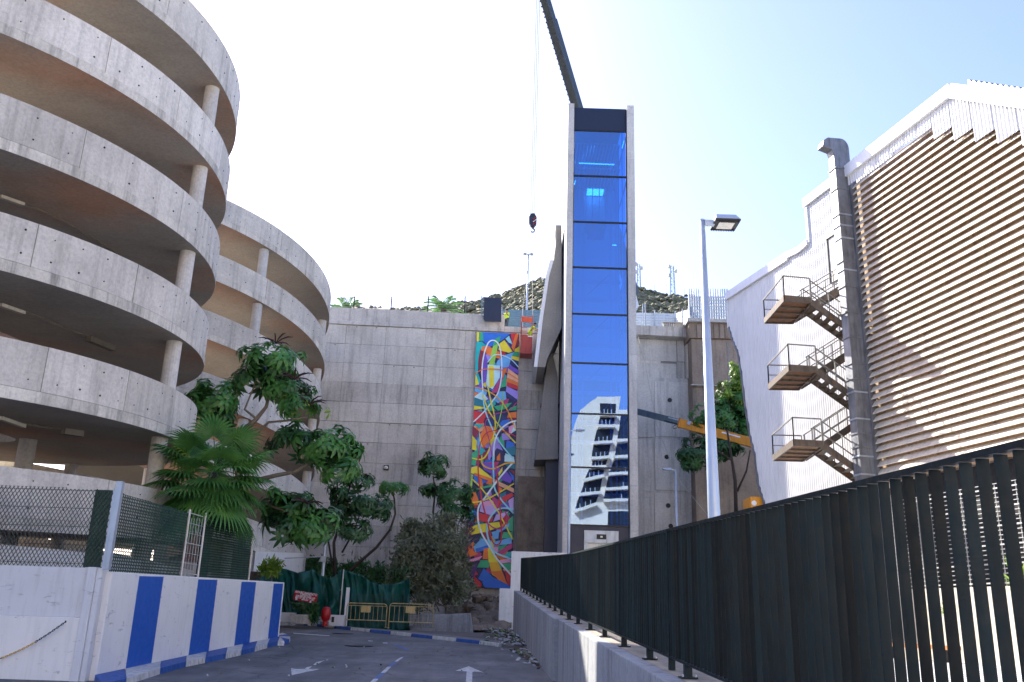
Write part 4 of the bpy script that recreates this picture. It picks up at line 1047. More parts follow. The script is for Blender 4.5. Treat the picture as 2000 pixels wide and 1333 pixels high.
# ventilation duct with flanges
dj = [935, 900, 882, 856, 828, 776, 750, 721, 669, 620, 569, 537, 520, 474, 449, 427, 376, 335]
dzs = sorted([.6] + [HS(1690 - (935 - y) * .05, y, 0)[1] for y in dj])
duct = tag(bpy.data.objects.new('ventilation_duct', None), 'tall weathered grey ventilation duct standing at the corner of the louvred facade', 'duct'); COL.objects.link(duct); duct.location = HP(0, 0, .4)
def dbox(m, z0, z1, g=0.0, o1=.78): return m.hexa([HP(-.22 - g, z0, .002), HP(.22 + g, z0, .002), HP(.22 + g, z0, o1 + g), HP(-.22 - g, z0, o1 + g), HP(-.22 - g, z1, .002), HP(.22 + g, z1, .002), HP(.22 + g, z1, o1 + g), HP(-.22 - g, z1, o1 + g)])
for a, b in zip(dzs[:-1], dzs[1:]):
    m = MB(); dbox(m, a + .03, b - .03); m.build('duct_section', M_duct, duct)
    m = MB(); dbox(m, b - .03, b + .03, .035); m.build('flange', M_galv if random.random() < .3 else M_duct, duct)
# gooseneck
zt_ = dzs[-1]; m = MB(); pr = []
for k in range(9):
    a = pi / 2 * k / 8; pr.append((.0 + .0 + .95 * 0 + .0, 0))
outer = [(.78 + .3 * 0, zt_ + .03)]
prof = [(.02, zt_ + .03), (.02, zt_ + 1.0)] + [(.02 + .35 * (1 - math.cos(a)), zt_ + 1.0 + .45 * math.sin(a)) for a in [pi / 2 * k / 5 for k in range(1, 6)]] + [(1.0, zt_ + 1.4), (1.2, zt_ + 1.25), (1.28, zt_ + .95), (.86, zt_ + .85), (.78, zt_ + .6), (.78, zt_ + .03)]
m.prism([HP(-.22, z, o) for o, z in prof], hd * .44); m.build('gooseneck', M_duct, duct, bevel=.03)

# ------------------------------------------------------------------ outside stair
c6 = lambda x, y: (1400 + x / 2.665, 500 + y / 2.665)
st = tag(bpy.data.objects.new('fire_stair', None), 'rusty steel fire stair with three railed landings on the white wall', 'stairs'); COL.objects.link(st); st.location = HP(3, 0, 0)
Lz = [((395, 348), (250, 345), (352, 228), (490, 240)), ((425, 693), (272, 690), (378, 590), (520, 600)), ((448, 1064), (295, 1060), (402, 980), (552, 988))]
for q in Lz:
    z = HS(*c6(*q[0]), .8)[1]
    FI, FO, NO, NI = [PZ(*c6(*p), z) for p in q]
    th = .06
    def corner(a, b, fa): return a.lerp(b, fa)
    # deck and timber soffit, edge channels
    m = MB(); m.prism([FI, FO, NO, NI], Z * .05); m.build('landing_deck', M_stairw, st)
    for k in range(1, 4):
        m = MB(); m.bar(FI.lerp(NI, k / 4) - Z * .04, FO.lerp(NO, k / 4) - Z * .04, .07, .09); m.build('joist', M_stair, st)
    for a, b in ((FI, FO), (FO, NO), (NO, NI), (NI, FI)):
        m = MB(); m.bar(a + Z * .06, b + Z * .06, .07, .26); m.build('edge_channel', M_stair, st)
    inw = (NI - NO).normalized()
    ax = (FI - NI).normalized()
    # descending flight (near half) and ascending flight (far half), both running inward
    run = 2.35; drop = 1.55
    def flight(s0, s1, sgn):
        a0, a1 = NI.lerp(FI, s0), NI.lerp(FI, s1)
        for p in (a0, a1):
            m = MB(); m.bar(p + Z * .02, p + inw * run + Z * (sgn * drop + .02), .06, .26); m.build('stringer', M_stair, st)
        nst = 7
        for k in range(nst):
            f = (k + .6) / nst; c = a0.lerp(a1, .5) + inw * run * f + Z * (sgn * drop * f + .02)
            m = MB(); m.obox(c, (a1 - a0) / 2 * .96, inw * .13, Z * .02); m.build('tread', M_stair, st)
        for p in (a0, a1):
            m = MB()
            for h in (1.0, .5): m.bar(p + Z * h, p + inw * run + Z * (sgn * drop + h), .04)
            for f in (.02, .35, .68, 1): m.bar(p + inw * run * f + Z * sgn * drop * f, p + inw * run * f + Z * (sgn * drop * f + 1.0), .04)
            m.build('handrail', M_rail, st)
        return a0 + inw * run + Z * sgn * drop, a1 + inw * run + Z * sgn * drop
    e0, e1 = flight(.02, .40, -1)
    flight(.50, .90, 1)
    m = MB(); m.prism([e0 - Z * .05, e1 + ax * 1.4 - Z * .05, e1 + ax * 1.4 + inw * 1.0 - Z * .05, e0 + inw * 1.0 - Z * .05], Z * .08); m.build('half_landing', M_stairw, st)
    m = MB()
    for a, b in ((FI, FO), (FO, NO), (NO, NI)):
        for h in (1.05, .14): m.bar(a + Z * h, b + Z * h, .045)
        for p in (a, b): m.bar(p, p + Z * 1.05, .045)
    m.bar(FO + Z * .6, FI + Z * .6, .03)
    m.build('landing_rail', M_rail, st)
# terrace ground on the right of the fence
m = MB(); m.prism([(2.6, -20, .55), (60, -20, .55), (60, 66, .55), (8.3, 66, .55), (3.0, 26, .55)], (0, 0, .0)) if False else None
tv = []
m = MB(); TZ = .78
m.sheet([(2.62, -30, TZ), (60, -30, TZ), (60, 48, TZ), (1.4, 48, TZ), (2.35, 26.3, TZ)]); m.build('terrace', M_terr, kind='structure')
for k in range(26):
    m = MB(); Y = 7 + k * .9; m.box(3.4, 17.5, Y, Y + .02, TZ + .002, TZ + .006); 
    m.build('paving_joint', M_intdark, bpy.data.objects['terrace'])
tb_ = thing('timber_bench', tuple(HP(-2.5, TZ, 2.2)), 'low orange timber bench on the terrace behind the dark fence', 'bench')
m = MB(); m.bar(HP(-.2, TZ + .42, 2.2), HP(-6.0, TZ + .42, 2.2), .45, .12); m.build('seat', M_timber, tb_)
for u in (-.6, -3, -5.6):
    m = MB(); m.bar(HP(u, TZ, 2.2), HP(u, TZ + .355, 2.2), .3, .1); m.build('leg', M_black, tb_)
m = MB(); a = HP(1, 0, 1.3); b = HP(-12, 0, 1.3); m.bar(Vector((a.x, a.y, TZ + .22)), Vector((b.x, b.y, TZ + .22)), .25, .44); m.build('planter_kerb', M_cream, label='low pale kerb wall in front of the cream plinth of the hall', cat='kerb wall')

# ================================================================== CONCRETE STREET WALL AND DARK FENCE
kw = thing('street_wall', (1.8, 26, 0), 'long grey concrete wall along the right kerb carrying the dark fence', 'wall')
FK = Vector((1.84, 26.3, 1.80)); FN_ = Vector((2.26 - .025 * -5.74 + 0, 4.0, .87)); FE = Vector((0.86, 47.2, 2.98 + .12))
FB = Vector((2.62, -10, .32))
def fz(Y):  # bottom line of the fence
    if Y <= 26.3: return 1.11 + (Y - 9.74) * (1.80 - 1.11) / (26.3 - 9.74)
    return 1.80 + (Y - 26.3) * (3.10 - 1.80) / (47.2 - 26.3)
def fx(Y):
    if Y <= 26.3: return 2.26 - .0255 * (Y - 9.74)
    return 1.84 + (Y - 26.3) * (.86 - 1.84) / (47.2 - 26.3)
# street-face top edge from the photograph: (1096,1213) .. (1305,1333) near, (1007,1148) .. (1087,1205) far
def ledge_drop(Y): return .14
def wseg(Y0, Y1, off, mat, name, xin=None):
    m = MB(); q = []
    for Y in (Y0, Y1):
        x = wall_x(Y) + off; z = fz(Y) - ledge_drop(Y)
        q.append([Vector((x, Y, ground(Y) - .3)), Vector((fx(Y) + .45, Y, ground(Y) - .3)), Vector((fx(Y) + .45, Y, z)), Vector((x + .0, Y, z))])
    m.add(q[0] + q[1], [(0, 1, 2, 3), (7, 6, 5, 4), (0, 4, 5, 1), (1, 5, 6, 2), (2, 6, 7, 3), (3, 7, 4, 0)])
    return m.build(name, mat, kw, bevel=.02)
Y = -10.0; segs = []
while Y < 26.1:
    Y1 = min(Y + 2.4, 26.2); segs.append((Y, Y1)); Y = Y1
Y = 26.45
while Y < 47.3:
    Y1 = min(Y + 3.0, 47.5); segs.append((Y, Y1)); Y = Y1
for a, b in segs: wseg(a + .006, b - .006, random.uniform(-.003, .003) - (.05 if a > 26.3 else 0), M_kwall, 'wall_segment')
m = MB()
for a, b in [(s[0], s[1]) for s in segs]:
    m.add([(wall_x(a) + .22, a, fz(a) - .136), (fx(a) + .4, a, fz(a) - .136), (fx(b) + .4, b, fz(b) - .136), (wall_x(b) + .22, b, fz(b) - .136)], [(0, 1, 2, 3)])
m.build('ledge_mortar', M_ledge, kw)
fe = thing('metal_fence', (1.9, 20, 0), 'long dark metal fence of close upright fins on the concrete wall', 'fence')
FH = 1.64
def fh(Y): return FH if Y <= 26.3 else FH + (Y - 26.3) * (1.48 - FH) / 20.9
for (Y0, Y1) in ((-2.0, 12.2), (12.22, 26.28), (26.32, 36.8), (36.82, 47.2)):
    for top in (0, 1):
        m = MB(); a = Vector((fx(Y0), Y0, fz(Y0) + (fh(Y0) if top else .03))); b = Vector((fx(Y1), Y1, fz(Y1) + (fh(Y1) if top else .03)))
        m.bar(a, b, .065, .035 if top else .03); m.build('top_rail' if top else 'bottom_rail', M_fence, fe)
pt = .163; k = 0; meshes = {}
sm = MB(); sm.box(-.0335, .0335, -.005, .005, .0, 1.0); sme = sm.mesh('slat', [M_fence])
stf = MB()
Y = -1.9
dirn = Vector((-.0255, 1, 0)).normalized(); dirf = Vector((-.0469, 1, 0)).normalized()
cnt = 0
while Y < 47.1:
    dv = dirn if Y < 26.3 else dirf
    h = fh(Y) - .07
    if cnt < 240 and abs(Y - 26.3) > .05:
        link('slat', sme, fe, loc=Vector((fx(Y), Y, fz(Y) + .048)) - wloc(fe), rot=(0, 0, math.atan2(-dv.x, dv.y) + random.uniform(-.055, .055)), scale=(1, 1, h))
    elif abs(Y - 26.3) > .05:
        z0 = fz(Y) + .048; c = Vector((fx(Y), Y, z0 + h / 2)); px_ = Vector((dv.y, -dv.x, 0)); stf.obox(c, px_ * .0335, dv * .005, Z * h / 2)
    Y += pt; cnt += 1
stf.build('slats', M_fence, fe, kind='stuff')
# support feet
for Y in (1.4, 3.9, 6.4, 8.85, 11.28, 13.75, 16.16, 18.65, 21.05, 23.68, 25.98, 28.03, 30.01, 31.73, 33.67, 35.4, 37.07, 38.91, 40.63, 42.86, 44.97):
    m = MB(); x = fx(Y); z = fz(Y); m.box(x - .045, x + .045, Y - .05, Y + .05, z - .125, z + .02)
    ft = m.build('foot_post', M_fence, fe)
    m = MB(); m.box(x - .1, x + .1, Y - .11, Y + .11, z - .134, z - .115); bp_ = m.build('base_plate', M_fence, ft) if False else m.build('base_plate', M_fence, fe, bevel=.004)
    m = MB()
    for sx in (-1, 1):
        m = MB(); m.lathe((x + sx * .075, Y - .085, z - .1145), [(.012, 0), (.012, .025), (.002, .03)], 6)
        m.build('bolt', M_galv, fe)
for Y in (26.3, 47.15, 12.2):
    m = MB(); x = fx(Y); m.box(x - .04, x + .04, Y - .035, Y + .035, fz(Y) - .13, fz(Y) + fh(Y) + .01); m.build('main_post', M_fence, fe)

# ================================================================== LEFT SIDE: WHITE WALLS AND FENCES
lwY = 23.0
zt0 = P(100, 1107, lwY).z
wl = thing('white_wall', (-12, lwY, 0), 'plain white plastered wall at far left with a hanging chain', 'wall')
xe = P(200, 1110, lwY).x; zmid = P(100, 1205, lwY).z
m = MB(); m.box(-24, xe - .35, lwY, lwY + .3, -.7, zmid); m.build('lower_wall', M_wplast, wl, bevel=.02)
m = MB(); m.box(-24, xe - .35, lwY + .06, lwY + .3, zmid, zt0); m.build('upper_wall', M_wplast2, wl, bevel=.02)  # white plaster too; its shadow is put into the greyer coat colour
m = MB(); m.box(xe - .34, xe - .12, lwY - .06, lwY + .36, -.7, zt0 + .02); m.box(xe - .118, xe + .02, lwY - .02, lwY + .36, -.7, zt0 + .0); m.build('end_pilaster', M_wplast2, wl, bevel=.02)
# striped wall
SA = P(220, 1117, lwY + .2); SBx = P(556, 1138, 38.3)
A2 = Vector((SA.x, SA.y, 0)); B2_ = Vector((SBx.x, SBx.y, 0)); sdv = (B2_ - A2).normalized(); Ls = (B2_ - A2).length; sn = Vector((sdv.y, -sdv.x, 0))
za_, zb_ = SA.z, SBx.z
def SW(s, z, o=0): return A2 + sdv * s + sn * o + Z * z
sw = thing('striped_wall', tuple(A2), 'white wall painted with four broad vertical blue stripes beside the road', 'wall')
def ztop_s(s): return za_ + (zb_ - za_) * s / Ls
m = MB(); m.hexa([SW(0, -.8, 0), SW(Ls, -.2, 0), SW(Ls, -.2, -.35), SW(0, -.8, -.35), SW(0, za_, 0), SW(Ls, zb_, 0), SW(Ls, zb_, -.35), SW(0, za_, -.35)]); m.build('wall_body', M_wplast, sw, bevel=.03)
def sfrompx(x, y):
    p = PP(x, y, A2, sn); return (p - A2).dot(sdv)
for xa, xb in ((272, 319), (388, 425), (473, 501), (536, 554)):
    s0, s1 = sfrompx(xa, 1127), sfrompx(xb, 1130)
    m = MB(); g0, g1 = .0, .0
    m.hexa([SW(s0, ground(SW(s0, 0).y) + .12, .004), SW(s1, ground(SW(s1, 0).y) + .12, .004), SW(s1, ground(SW(s1, 0).y) + .12, .001), SW(s0, ground(SW(s0, 0).y) + .12, .001), SW(s0, ztop_s(s0) - .07, .004), SW(s1, ztop_s(s1) - .05, .004), SW(s1, ztop_s(s1) - .05, .001), SW(s0, ztop_s(s0) - .07, .001)])
    m.build('blue_stripe', M_blue, sw)
# kerb with blue and white stones
kb = tag(bpy.data.objects.new('kerb', None), kind='structure'); COL.objects.link(kb)
kp = [PG(*q) for q in ((200, 1352), (245, 1340), (312, 1318), (362, 1304), (400, 1296), (440, 1288), (470, 1281), (497, 1274), (521, 1267), (541, 1262), (556, 1262), (566, 1257), (568, 1251), (562, 1246), (552, 1243))]
kin = [SW(s, 0, .01) for s in [max(0, sfrompx(x, 1300)) for x in (200, 245, 312, 362, 400, 440, 470, 497, 521, 541)]] + [SW(Ls + .0, 0, .01)] * 1 + [SW(Ls + .01, 0, -.12), SW(Ls + .01, 0, -.22), SW(Ls + .01, 0, -.3), SW(Ls + .01, 0, -.4)]
kin[0] = SW(-.1, 0, .01)
for i in range(len(kp) - 1):
    a, b = kp[i], kp[i + 1]; c, d = kin[i + 1], kin[i]
    if (b - a).length < .03: continue
    f = .015 / max((b - a).length, .1)
    a, b, c, d = a.lerp(b, f), b.lerp(a, f), c.lerp(d, f), d.lerp(c, f)
    zz = [ground(p.y) for p in (a, b, c, d)]
    lo = [Vector((p.x, p.y, q - .1)) for p, q in zip((a, b, c, d), zz)]; hi = [Vector((p.x, p.y, q + .15)) for p, q in zip((a, b, c, d), zz)]
    hi[0] = hi[0].lerp(hi[3], .06); hi[1] = hi[1].lerp(hi[2], .06)
    m = MB(); m.hexa(lo + hi); m.build('kerb_stone', M_kwhite if i % 2 else M_kblue, kb)
# chain
ch = thing('chain', tuple(P(128, 1215, lwY - .1)), 'hanging chain half black and half yellow on the white wall', 'chain')
c0_, c1_ = P(-14, 1292, lwY - .12), P(128, 1215, lwY - .12)
nl = 34
for k in range(nl):
    f = (k + .5) / nl; c = c0_.lerp(c1_, f) - Z * .10 * math.sin(pi * f); d = (c1_ - c0_).normalized()
    d = (d + Z * (-.10 * pi * math.cos(pi * f) / 1.95)).normalized()
    sd_ = Vector((0, 1, 0)) if k % 2 else d.cross(Vector((0, 1, 0)))
    pts = [c + d * .042 * math.cos(t) + sd_ * .018 * math.sin(t) for t in [2 * pi * j / 8 for j in range(9)]]
    m = MB(); m.tube(pts, .0075, 4, cap=False); m.build('link', M_yc if 0.12 < f < .58 else M_black, ch)
m = MB(); m.lathe(tuple(c1_ + Vector((0, .0, -.02))), [(.02, 0), (.02, .05)], 6); m.build('wall_hook', M_black, ch)
# galvanised posts
def postpx(t, name, xb, yb, xt, yt, Y, w, mat):
    a, b = P(xb, yb, Y), P(xt, yt, Y); m = MB(); m.bar(a, b, w, w); return m.build(name, mat, t)
# perforated screens: crossing strands
def screen(t, A, B, zA0, zA1, zB0, zB1, cell, wd_, mat, name='net_mesh'):
    A, B = Vector(A), Vector(B); d = B - A; d.z = 0; L = d.length; d.normalize(); n = Vector((d.y, -d.x, 0)); m = MB()
    def zlo(s): return zA0 + (zB0 - zA0) * s / L
    def zhi(s): return zA1 + (zB1 - zA1) * s / L
    H = max(zA1 - zA0, zB1 - zB0)
    for sg in (1, -1):
        s = -H
        while s < L + H:
            # strand z = zlo + sg*(x-s) 55deg; clip
            pts = []
            for j in range(61):
                h = H * 1.05 * j / 60; x = s + sg * h * .62
                if 0 <= x <= L and h <= zhi(x) - zlo(x): pts.append((x, h))
            if len(pts) > 1:
                (x0, h0), (x1, h1) = pts[0], pts[-1]
                p, q = A + d * x0, A + d * x1; p = Vector((p.x, p.y, zlo(x0) + h0)); q = Vector((q.x, q.y, zlo(x1) + h1))
                m.bar(p + n * .002 * sg, q + n * .002 * sg, .006, wd_, up=n.cross(q - p) if False else n)
            s += cell
    return m.build(name, mat, t, kind='stuff')
lf = thing('net_fence', (-13, lwY + .15, 2.4), 'left wire fence covered with perforated dark net on the plain white wall', 'fence')
zz1 = P(0, 945, lwY + .2).z; zz2 = P(215, 956, lwY + .2).z
screen(lf, (-16, lwY + .2, 0), (P(222, 1050, lwY + .2).x, lwY + .2, 0), zt0 + .01, zz1, zt0 + .01, zz2, .105, .030, M_net2)
m = MB(); a = P(180, 1000, lwY + .23).x; b = P(214, 1000, lwY + .23).x; m.box(a, b, lwY + .222, lwY + .226, zt0 + .02, zz2 - .02); m.build('folded_net', M_net, lf)
for k in range(5):
    z = zt0 + .1 + k * (zz2 - zt0 - .15) / 4; m = MB(); m.bar((-16, lwY + .24, z), (b, lwY + .24, z), .012); m.build('wire', M_net2, lf)
postpx(lf, 'wide_post', 208, 1113, 236, 941, lwY - .05, .15, M_galv)
postpx(lf, 'thin_post', 201, 1110, 225, 955, lwY + .1, .05, M_galv)
rf = thing('net_fence', tuple(SW(4, 2.4, -.2)), 'green netted wire fence running along the top of the striped wall', 'fence')
sE = sfrompx(497, 1100)
pA, pB = SW(.15, 0, -.2), SW(sE, 0, -.2)
zta = P(243, 962, lwY + .3).z; ztb = P(499, 1038, pB.y).z
seg_ = [(0.0, 962), (.2, 985), (.45, 1004), (.7, 1014), (1, 1036)]
s1_ = sfrompx(372, 1060); s2_ = sfrompx(404, 1060)
def zpx(s, y):
    p = SW(s, 0, -.2); xx = 243 + 0
    r0 = None
    # pixel column of this plan position
    lo, hi = -200, 1200
    for _ in range(50):
        mid = (lo + hi) / 2; r = ray(mid, y)
        if r.x / r.y < p.x / p.y: lo = mid
        else: hi = mid
    return P(lo, y, p.y).z
screen(rf, SW(.15, 0, -.2), SW(s1_, 0, -.2), ztop_s(0) + .01, zpx(.15, 962), ztop_s(s1_) + .01, zpx(s1_, 1001), .10, .020, M_net)
screen(rf, SW(s2_, 0, -.2), SW(sE, 0, -.2), ztop_s(s2_) + .01, zpx(s2_, 1010), ztop_s(sE) + .01, zpx(sE, 1036), .10, .022, M_net)
for k in range(7):
    f = k / 6
    for (a, b, ya, yb) in ((.15, s1_, 962, 1001), (s2_, sE, 1010, 1036)):
        za0, zb0_ = ztop_s(a) + .05, ztop_s(b) + .05; za1, zb1 = zpx(a, ya) - .02, zpx(b, yb) - .02
        m = MB(); m.bar(SW(a, za0 + (za1 - za0) * f, -.23), SW(b, zb0_ + (zb1 - zb0_) * f, -.23), .012); m.build('wire', M_net2, rf)
for s, y in ((s1_, 1003), (s2_, 1010), (sE, 1036)):
    m = MB(); m.tube([SW(s, ztop_s(s) - .02, -.15), SW(s, zpx(s, y) + (.12 if s < sE else 0), -.15)], .035, 8); m.build('post', M_mesh, rf)
m = MB()
for k in range(6):
    s = s1_ + (s2_ - s1_) * (k + .5) / 6; m.bar(SW(s, ztop_s(s) + .1, -.2), SW(s, zpx(s, 1012), -.2), .012)
m.build('gate_bars', M_mesh, rf)
for k in range(7):
    z0 = ztop_s(s1_) + .1 + k * .3; m = MB(); m.bar(SW(s1_, z0, -.2), SW(s2_, z0, -.2), .014 if k % 3 else .03); m.build('cross_wire', M_mesh, rf)

# ================================================================== TALL BLOCK BEHIND THE CAMERA (seen mirrored in the tower glass)
VB = 2 * TY + 30.0
c3 = lambda x, y: (1100 + x / 4.1625, 740 + y / 4.1625)
def VR(x, y, dy=0.0):
    p = P(*c3(x, y), VB); return Vector((p.x, -30.0 + dy, p.z))
tbk = thing('apartment_tower', tuple(VR(200, 1190)), 'sunlit cream apartment tower with dark window bands mirrored in the lift glass', 'building')
zB = -.6
def gp(x): p = VR(x, 1190); return Vector((p.x, -30, zB))
m = MB(); m.prism([gp(-700), VR(-700, 560), VR(60, 480), VR(100, 400), VR(140, 250), VR(280, 145), VR(468, 145), VR(455, 250), VR(520, 245), VR(1400, 560), gp(1400)], (0, -12, 0)); m.build('main_block', M_refw, tbk)
wins = [[(300, 200), (432, 200), (420, 300), (300, 295)], [(296, 320), (415, 320), (408, 385), (284, 388)], [(275, 415), (412, 405), (392, 515), (252, 522)], [(247, 540), (388, 530), (368, 640), (234, 648)], [(236, 668), (362, 662), (345, 715), (228, 722)], [(212, 735), (335, 740), (325, 788), (172, 822)], [(168, 838), (322, 800), (298, 925), (138, 942)], [(130, 956), (292, 940), (264, 1020), (92, 1074)],
        [(470, 300), (900, 320), (900, 480), (440, 505)], [(436, 530), (900, 500), (900, 605), (415, 640)], [(408, 665), (900, 625), (900, 750), (372, 775)], [(366, 795), (900, 765), (900, 865), (345, 895)], [(342, 915), (900, 885), (900, 975), (328, 990)], [(370, 1080), (900, 1075), (900, 1300), (350, 1300)],
        [(-600, 640), (-60, 600), (-60, 700), (-600, 720)], [(-600, 800), (-60, 780), (-60, 900), (-600, 920)]]
for i, w_ in enumerate(wins):
    m = MB(); m.prism([VR(x, y, .02) for x, y in w_], (0, .06, 0)); wo_ = m.build('window', M_black, tbk)
    (x0, y0), (x1, y1), (x2, y2), (x3, y3) = w_
    m = MB(); m.bar(VR(x3 - 6, y3 + 6, .6), VR(x2 + 4, y2 + 6, .6), 1.2, .45); m.build('floor_slab', M_refw, tbk)
    for f in (.25, .5, .75):
        m = MB(); m.bar(VR(x3 + (x2 - x3) * f, y3 + (y2 - y3) * f, .5), VR(x3 + (x2 - x3) * f, y3 + (y2 - y3) * f - 45, .5), .12); m.build('balcony_bar', M_mesh, wo_)

# ================================================================== CRANE, ROPES, HOOK, BASKET
crn = thing('crane_boom', tuple(P(1236, 580, 75)), 'dark telescopic crane boom rising from behind the lift tower into the sky', 'crane')
b0, b1 = P(1237, 578, 75), P(1049, -55, 62)
bd = (b1 - b0)
def bseg(f0, f1, w_): 
    m = MB(); m.bar(b0 + bd * f0, b0 + bd * f1, w_ * .8, w_); return m
for i, (f0, f1, w_) in enumerate(((0, .56, 1.05), (.56, .86, .86), (.86, 1.0, .74))):
    bseg(f0, f1, w_).build('boom_section', M_boom, crn, bevel=.05)
m = MB(); c = b0 + bd * .575; ax_ = bd.cross(Vector((0, 1, 0))).normalized(); m.bar(c - ax_ * .95 - bd.normalized() * .1, c + ax_ * .75, .14, .3); m.build('boom_collar', M_rope, crn)
for s_ in (-1,):
    m = MB(); m.tube([b0 + bd * .5 + ax_ * .48, b1 + ax_ * .42], .035, 5); m.build('hose', M_black, crn)
for k in range(26):
    f = .58 + .4 * k / 26; m = MB(); c = b0 + bd * f + ax_ * .5; m.bar(c - ax_ * .1, c + ax_ * .06, .06, .12); m.build('bracket', M_steel, crn)
m = MB(); m.lathe((b1.x + .3, 62, b1.z - .3), [(.1, -.1), (.4, -.1), (.4, .1), (.1, .1)], 14); m.build('sheave', M_black, crn)
hk = thing('hook_block', tuple(P(1040, 432, 62)), 'dark crane hook block with red and white stripes hanging on ropes', 'hook')
for dx in (-3.5, 0, 3.5):
    m = MB(); p = P(1040 + dx, 418, 62); q = Vector((p.x + .0, 62, P(1056, -60, 62).z)); m.tube([p, q], .022, 4); m.build('rope', M_rope, hk)
hc = P(1040.5, 431, 62)
m = MB(); m.prism([P(*q, 61.85) for q in ((1036, 417), (1044, 416), (1048.5, 424), (1048, 437), (1043, 443), (1037, 442), (1033, 434), (1033, 422))], (0, .35, 0)); m.build('block_body', M_navy, hk, bevel=.04)
for k in range(3):
    m = MB(); y = 424 + k * 5; m.bar(P(1041, y + 5, 61.83), P(1047.5, y, 61.83), .03, .09, up=(0, 1, 0)); m.build('warning_stripe', M_hyd if k != 1 else M_trim, hk)
hp = [P(1040, 441, 62), P(1040, 446, 62), P(1043.5, 449, 62), P(1042.5, 453.5, 62), P(1038.5, 454, 62), P(1036.5, 450.5, 62)]
m = MB(); m.tube(hp, [.06, .06, .07, .07, .05, .03], 8); m.build('hook', M_black, hk)
BY_ = 61.6
bk_ = thing('hanging_basket', tuple(P(1030, 690, BY_)), 'orange-red steel man basket hanging from the crane beside the mural top', 'basket')
bl0, br0 = P(1016.5, 689, BY_), P(1039, 690, BY_); zb_0 = bl0.z; w0 = br0.x - bl0.x
x0_, x1_ = bl0.x, br0.x; y0_, y1_ = BY_, BY_ + 1.3; zt1 = P(1028, 655, BY_).z; zr = P(1028, 616, BY_).z
m = MB(); m.box(x0_, x1_, y0_, y0_ + .03, zb_0, zt1); m.box(x0_, x0_ + .03, y0_ + .031, y1_, zb_0, zt1); m.box(x1_ - .03, x1_, y0_ + .031, y1_, zb_0, zt1); m.box(x0_ + .031, x1_ - .031, y1_ - .03, y1_, zb_0, zt1)
m.build('tub_sides', M_red, bk_)
m = MB(); m.box(x0_ - .02, x1_ + .02, y0_ - .02, y1_ + .02, zb_0 - .06, zb_0 - .003); m.build('floor', M_red, bk_)
for x in (x0_ + .03, x1_ - .03):
    for y in (y0_ + .02, y1_ - .02):
        m = MB(); m.bar((x, y, zb_0), (x, y, zr), .05); m.build('corner_post', M_red, bk_)
for z in (zt1 + .02, zt1 + .3, zt1 + .58):
    m = MB(); m.bar((x0_, y0_, z), (x1_ * .5 + x0_ * .5, y0_, z), .04); m.bar((x0_, y0_, z), (x0_, y1_, z), .04); m.bar((x0_, y1_, z), (x1_, y1_, z), .04); m.build('guard_rail', M_red, bk_)
m = MB(); m.hexa([(x0_, y0_, zr - .50), (x1_, y0_, zr - .58), (x1_, y1_, zr - .12), (x0_, y1_, zr - .1), (x0_, y0_, zr - .10), (x1_, y0_, zr - .16), (x1_, y1_, zr + .01), (x0_, y1_, zr + .06)]); m.build('canopy', M_orange, bk_)
m = MB()
for x, y in ((x0_, y0_), (x1_, y0_), (x0_, y1_), (x1_, y1_)):
    m = MB(); m.tube([(x, y, zr - .1), tuple(P(1039, 456, 62))], .012, 4); m.build('sling', M_rope, bk_)
m = MB(); m.box(x0_ + .5, x0_ + .85, y0_ - .012, y0_ - .002, zt1 - .12, zt1 - .04); m.build('plate', M_trim, bk_)

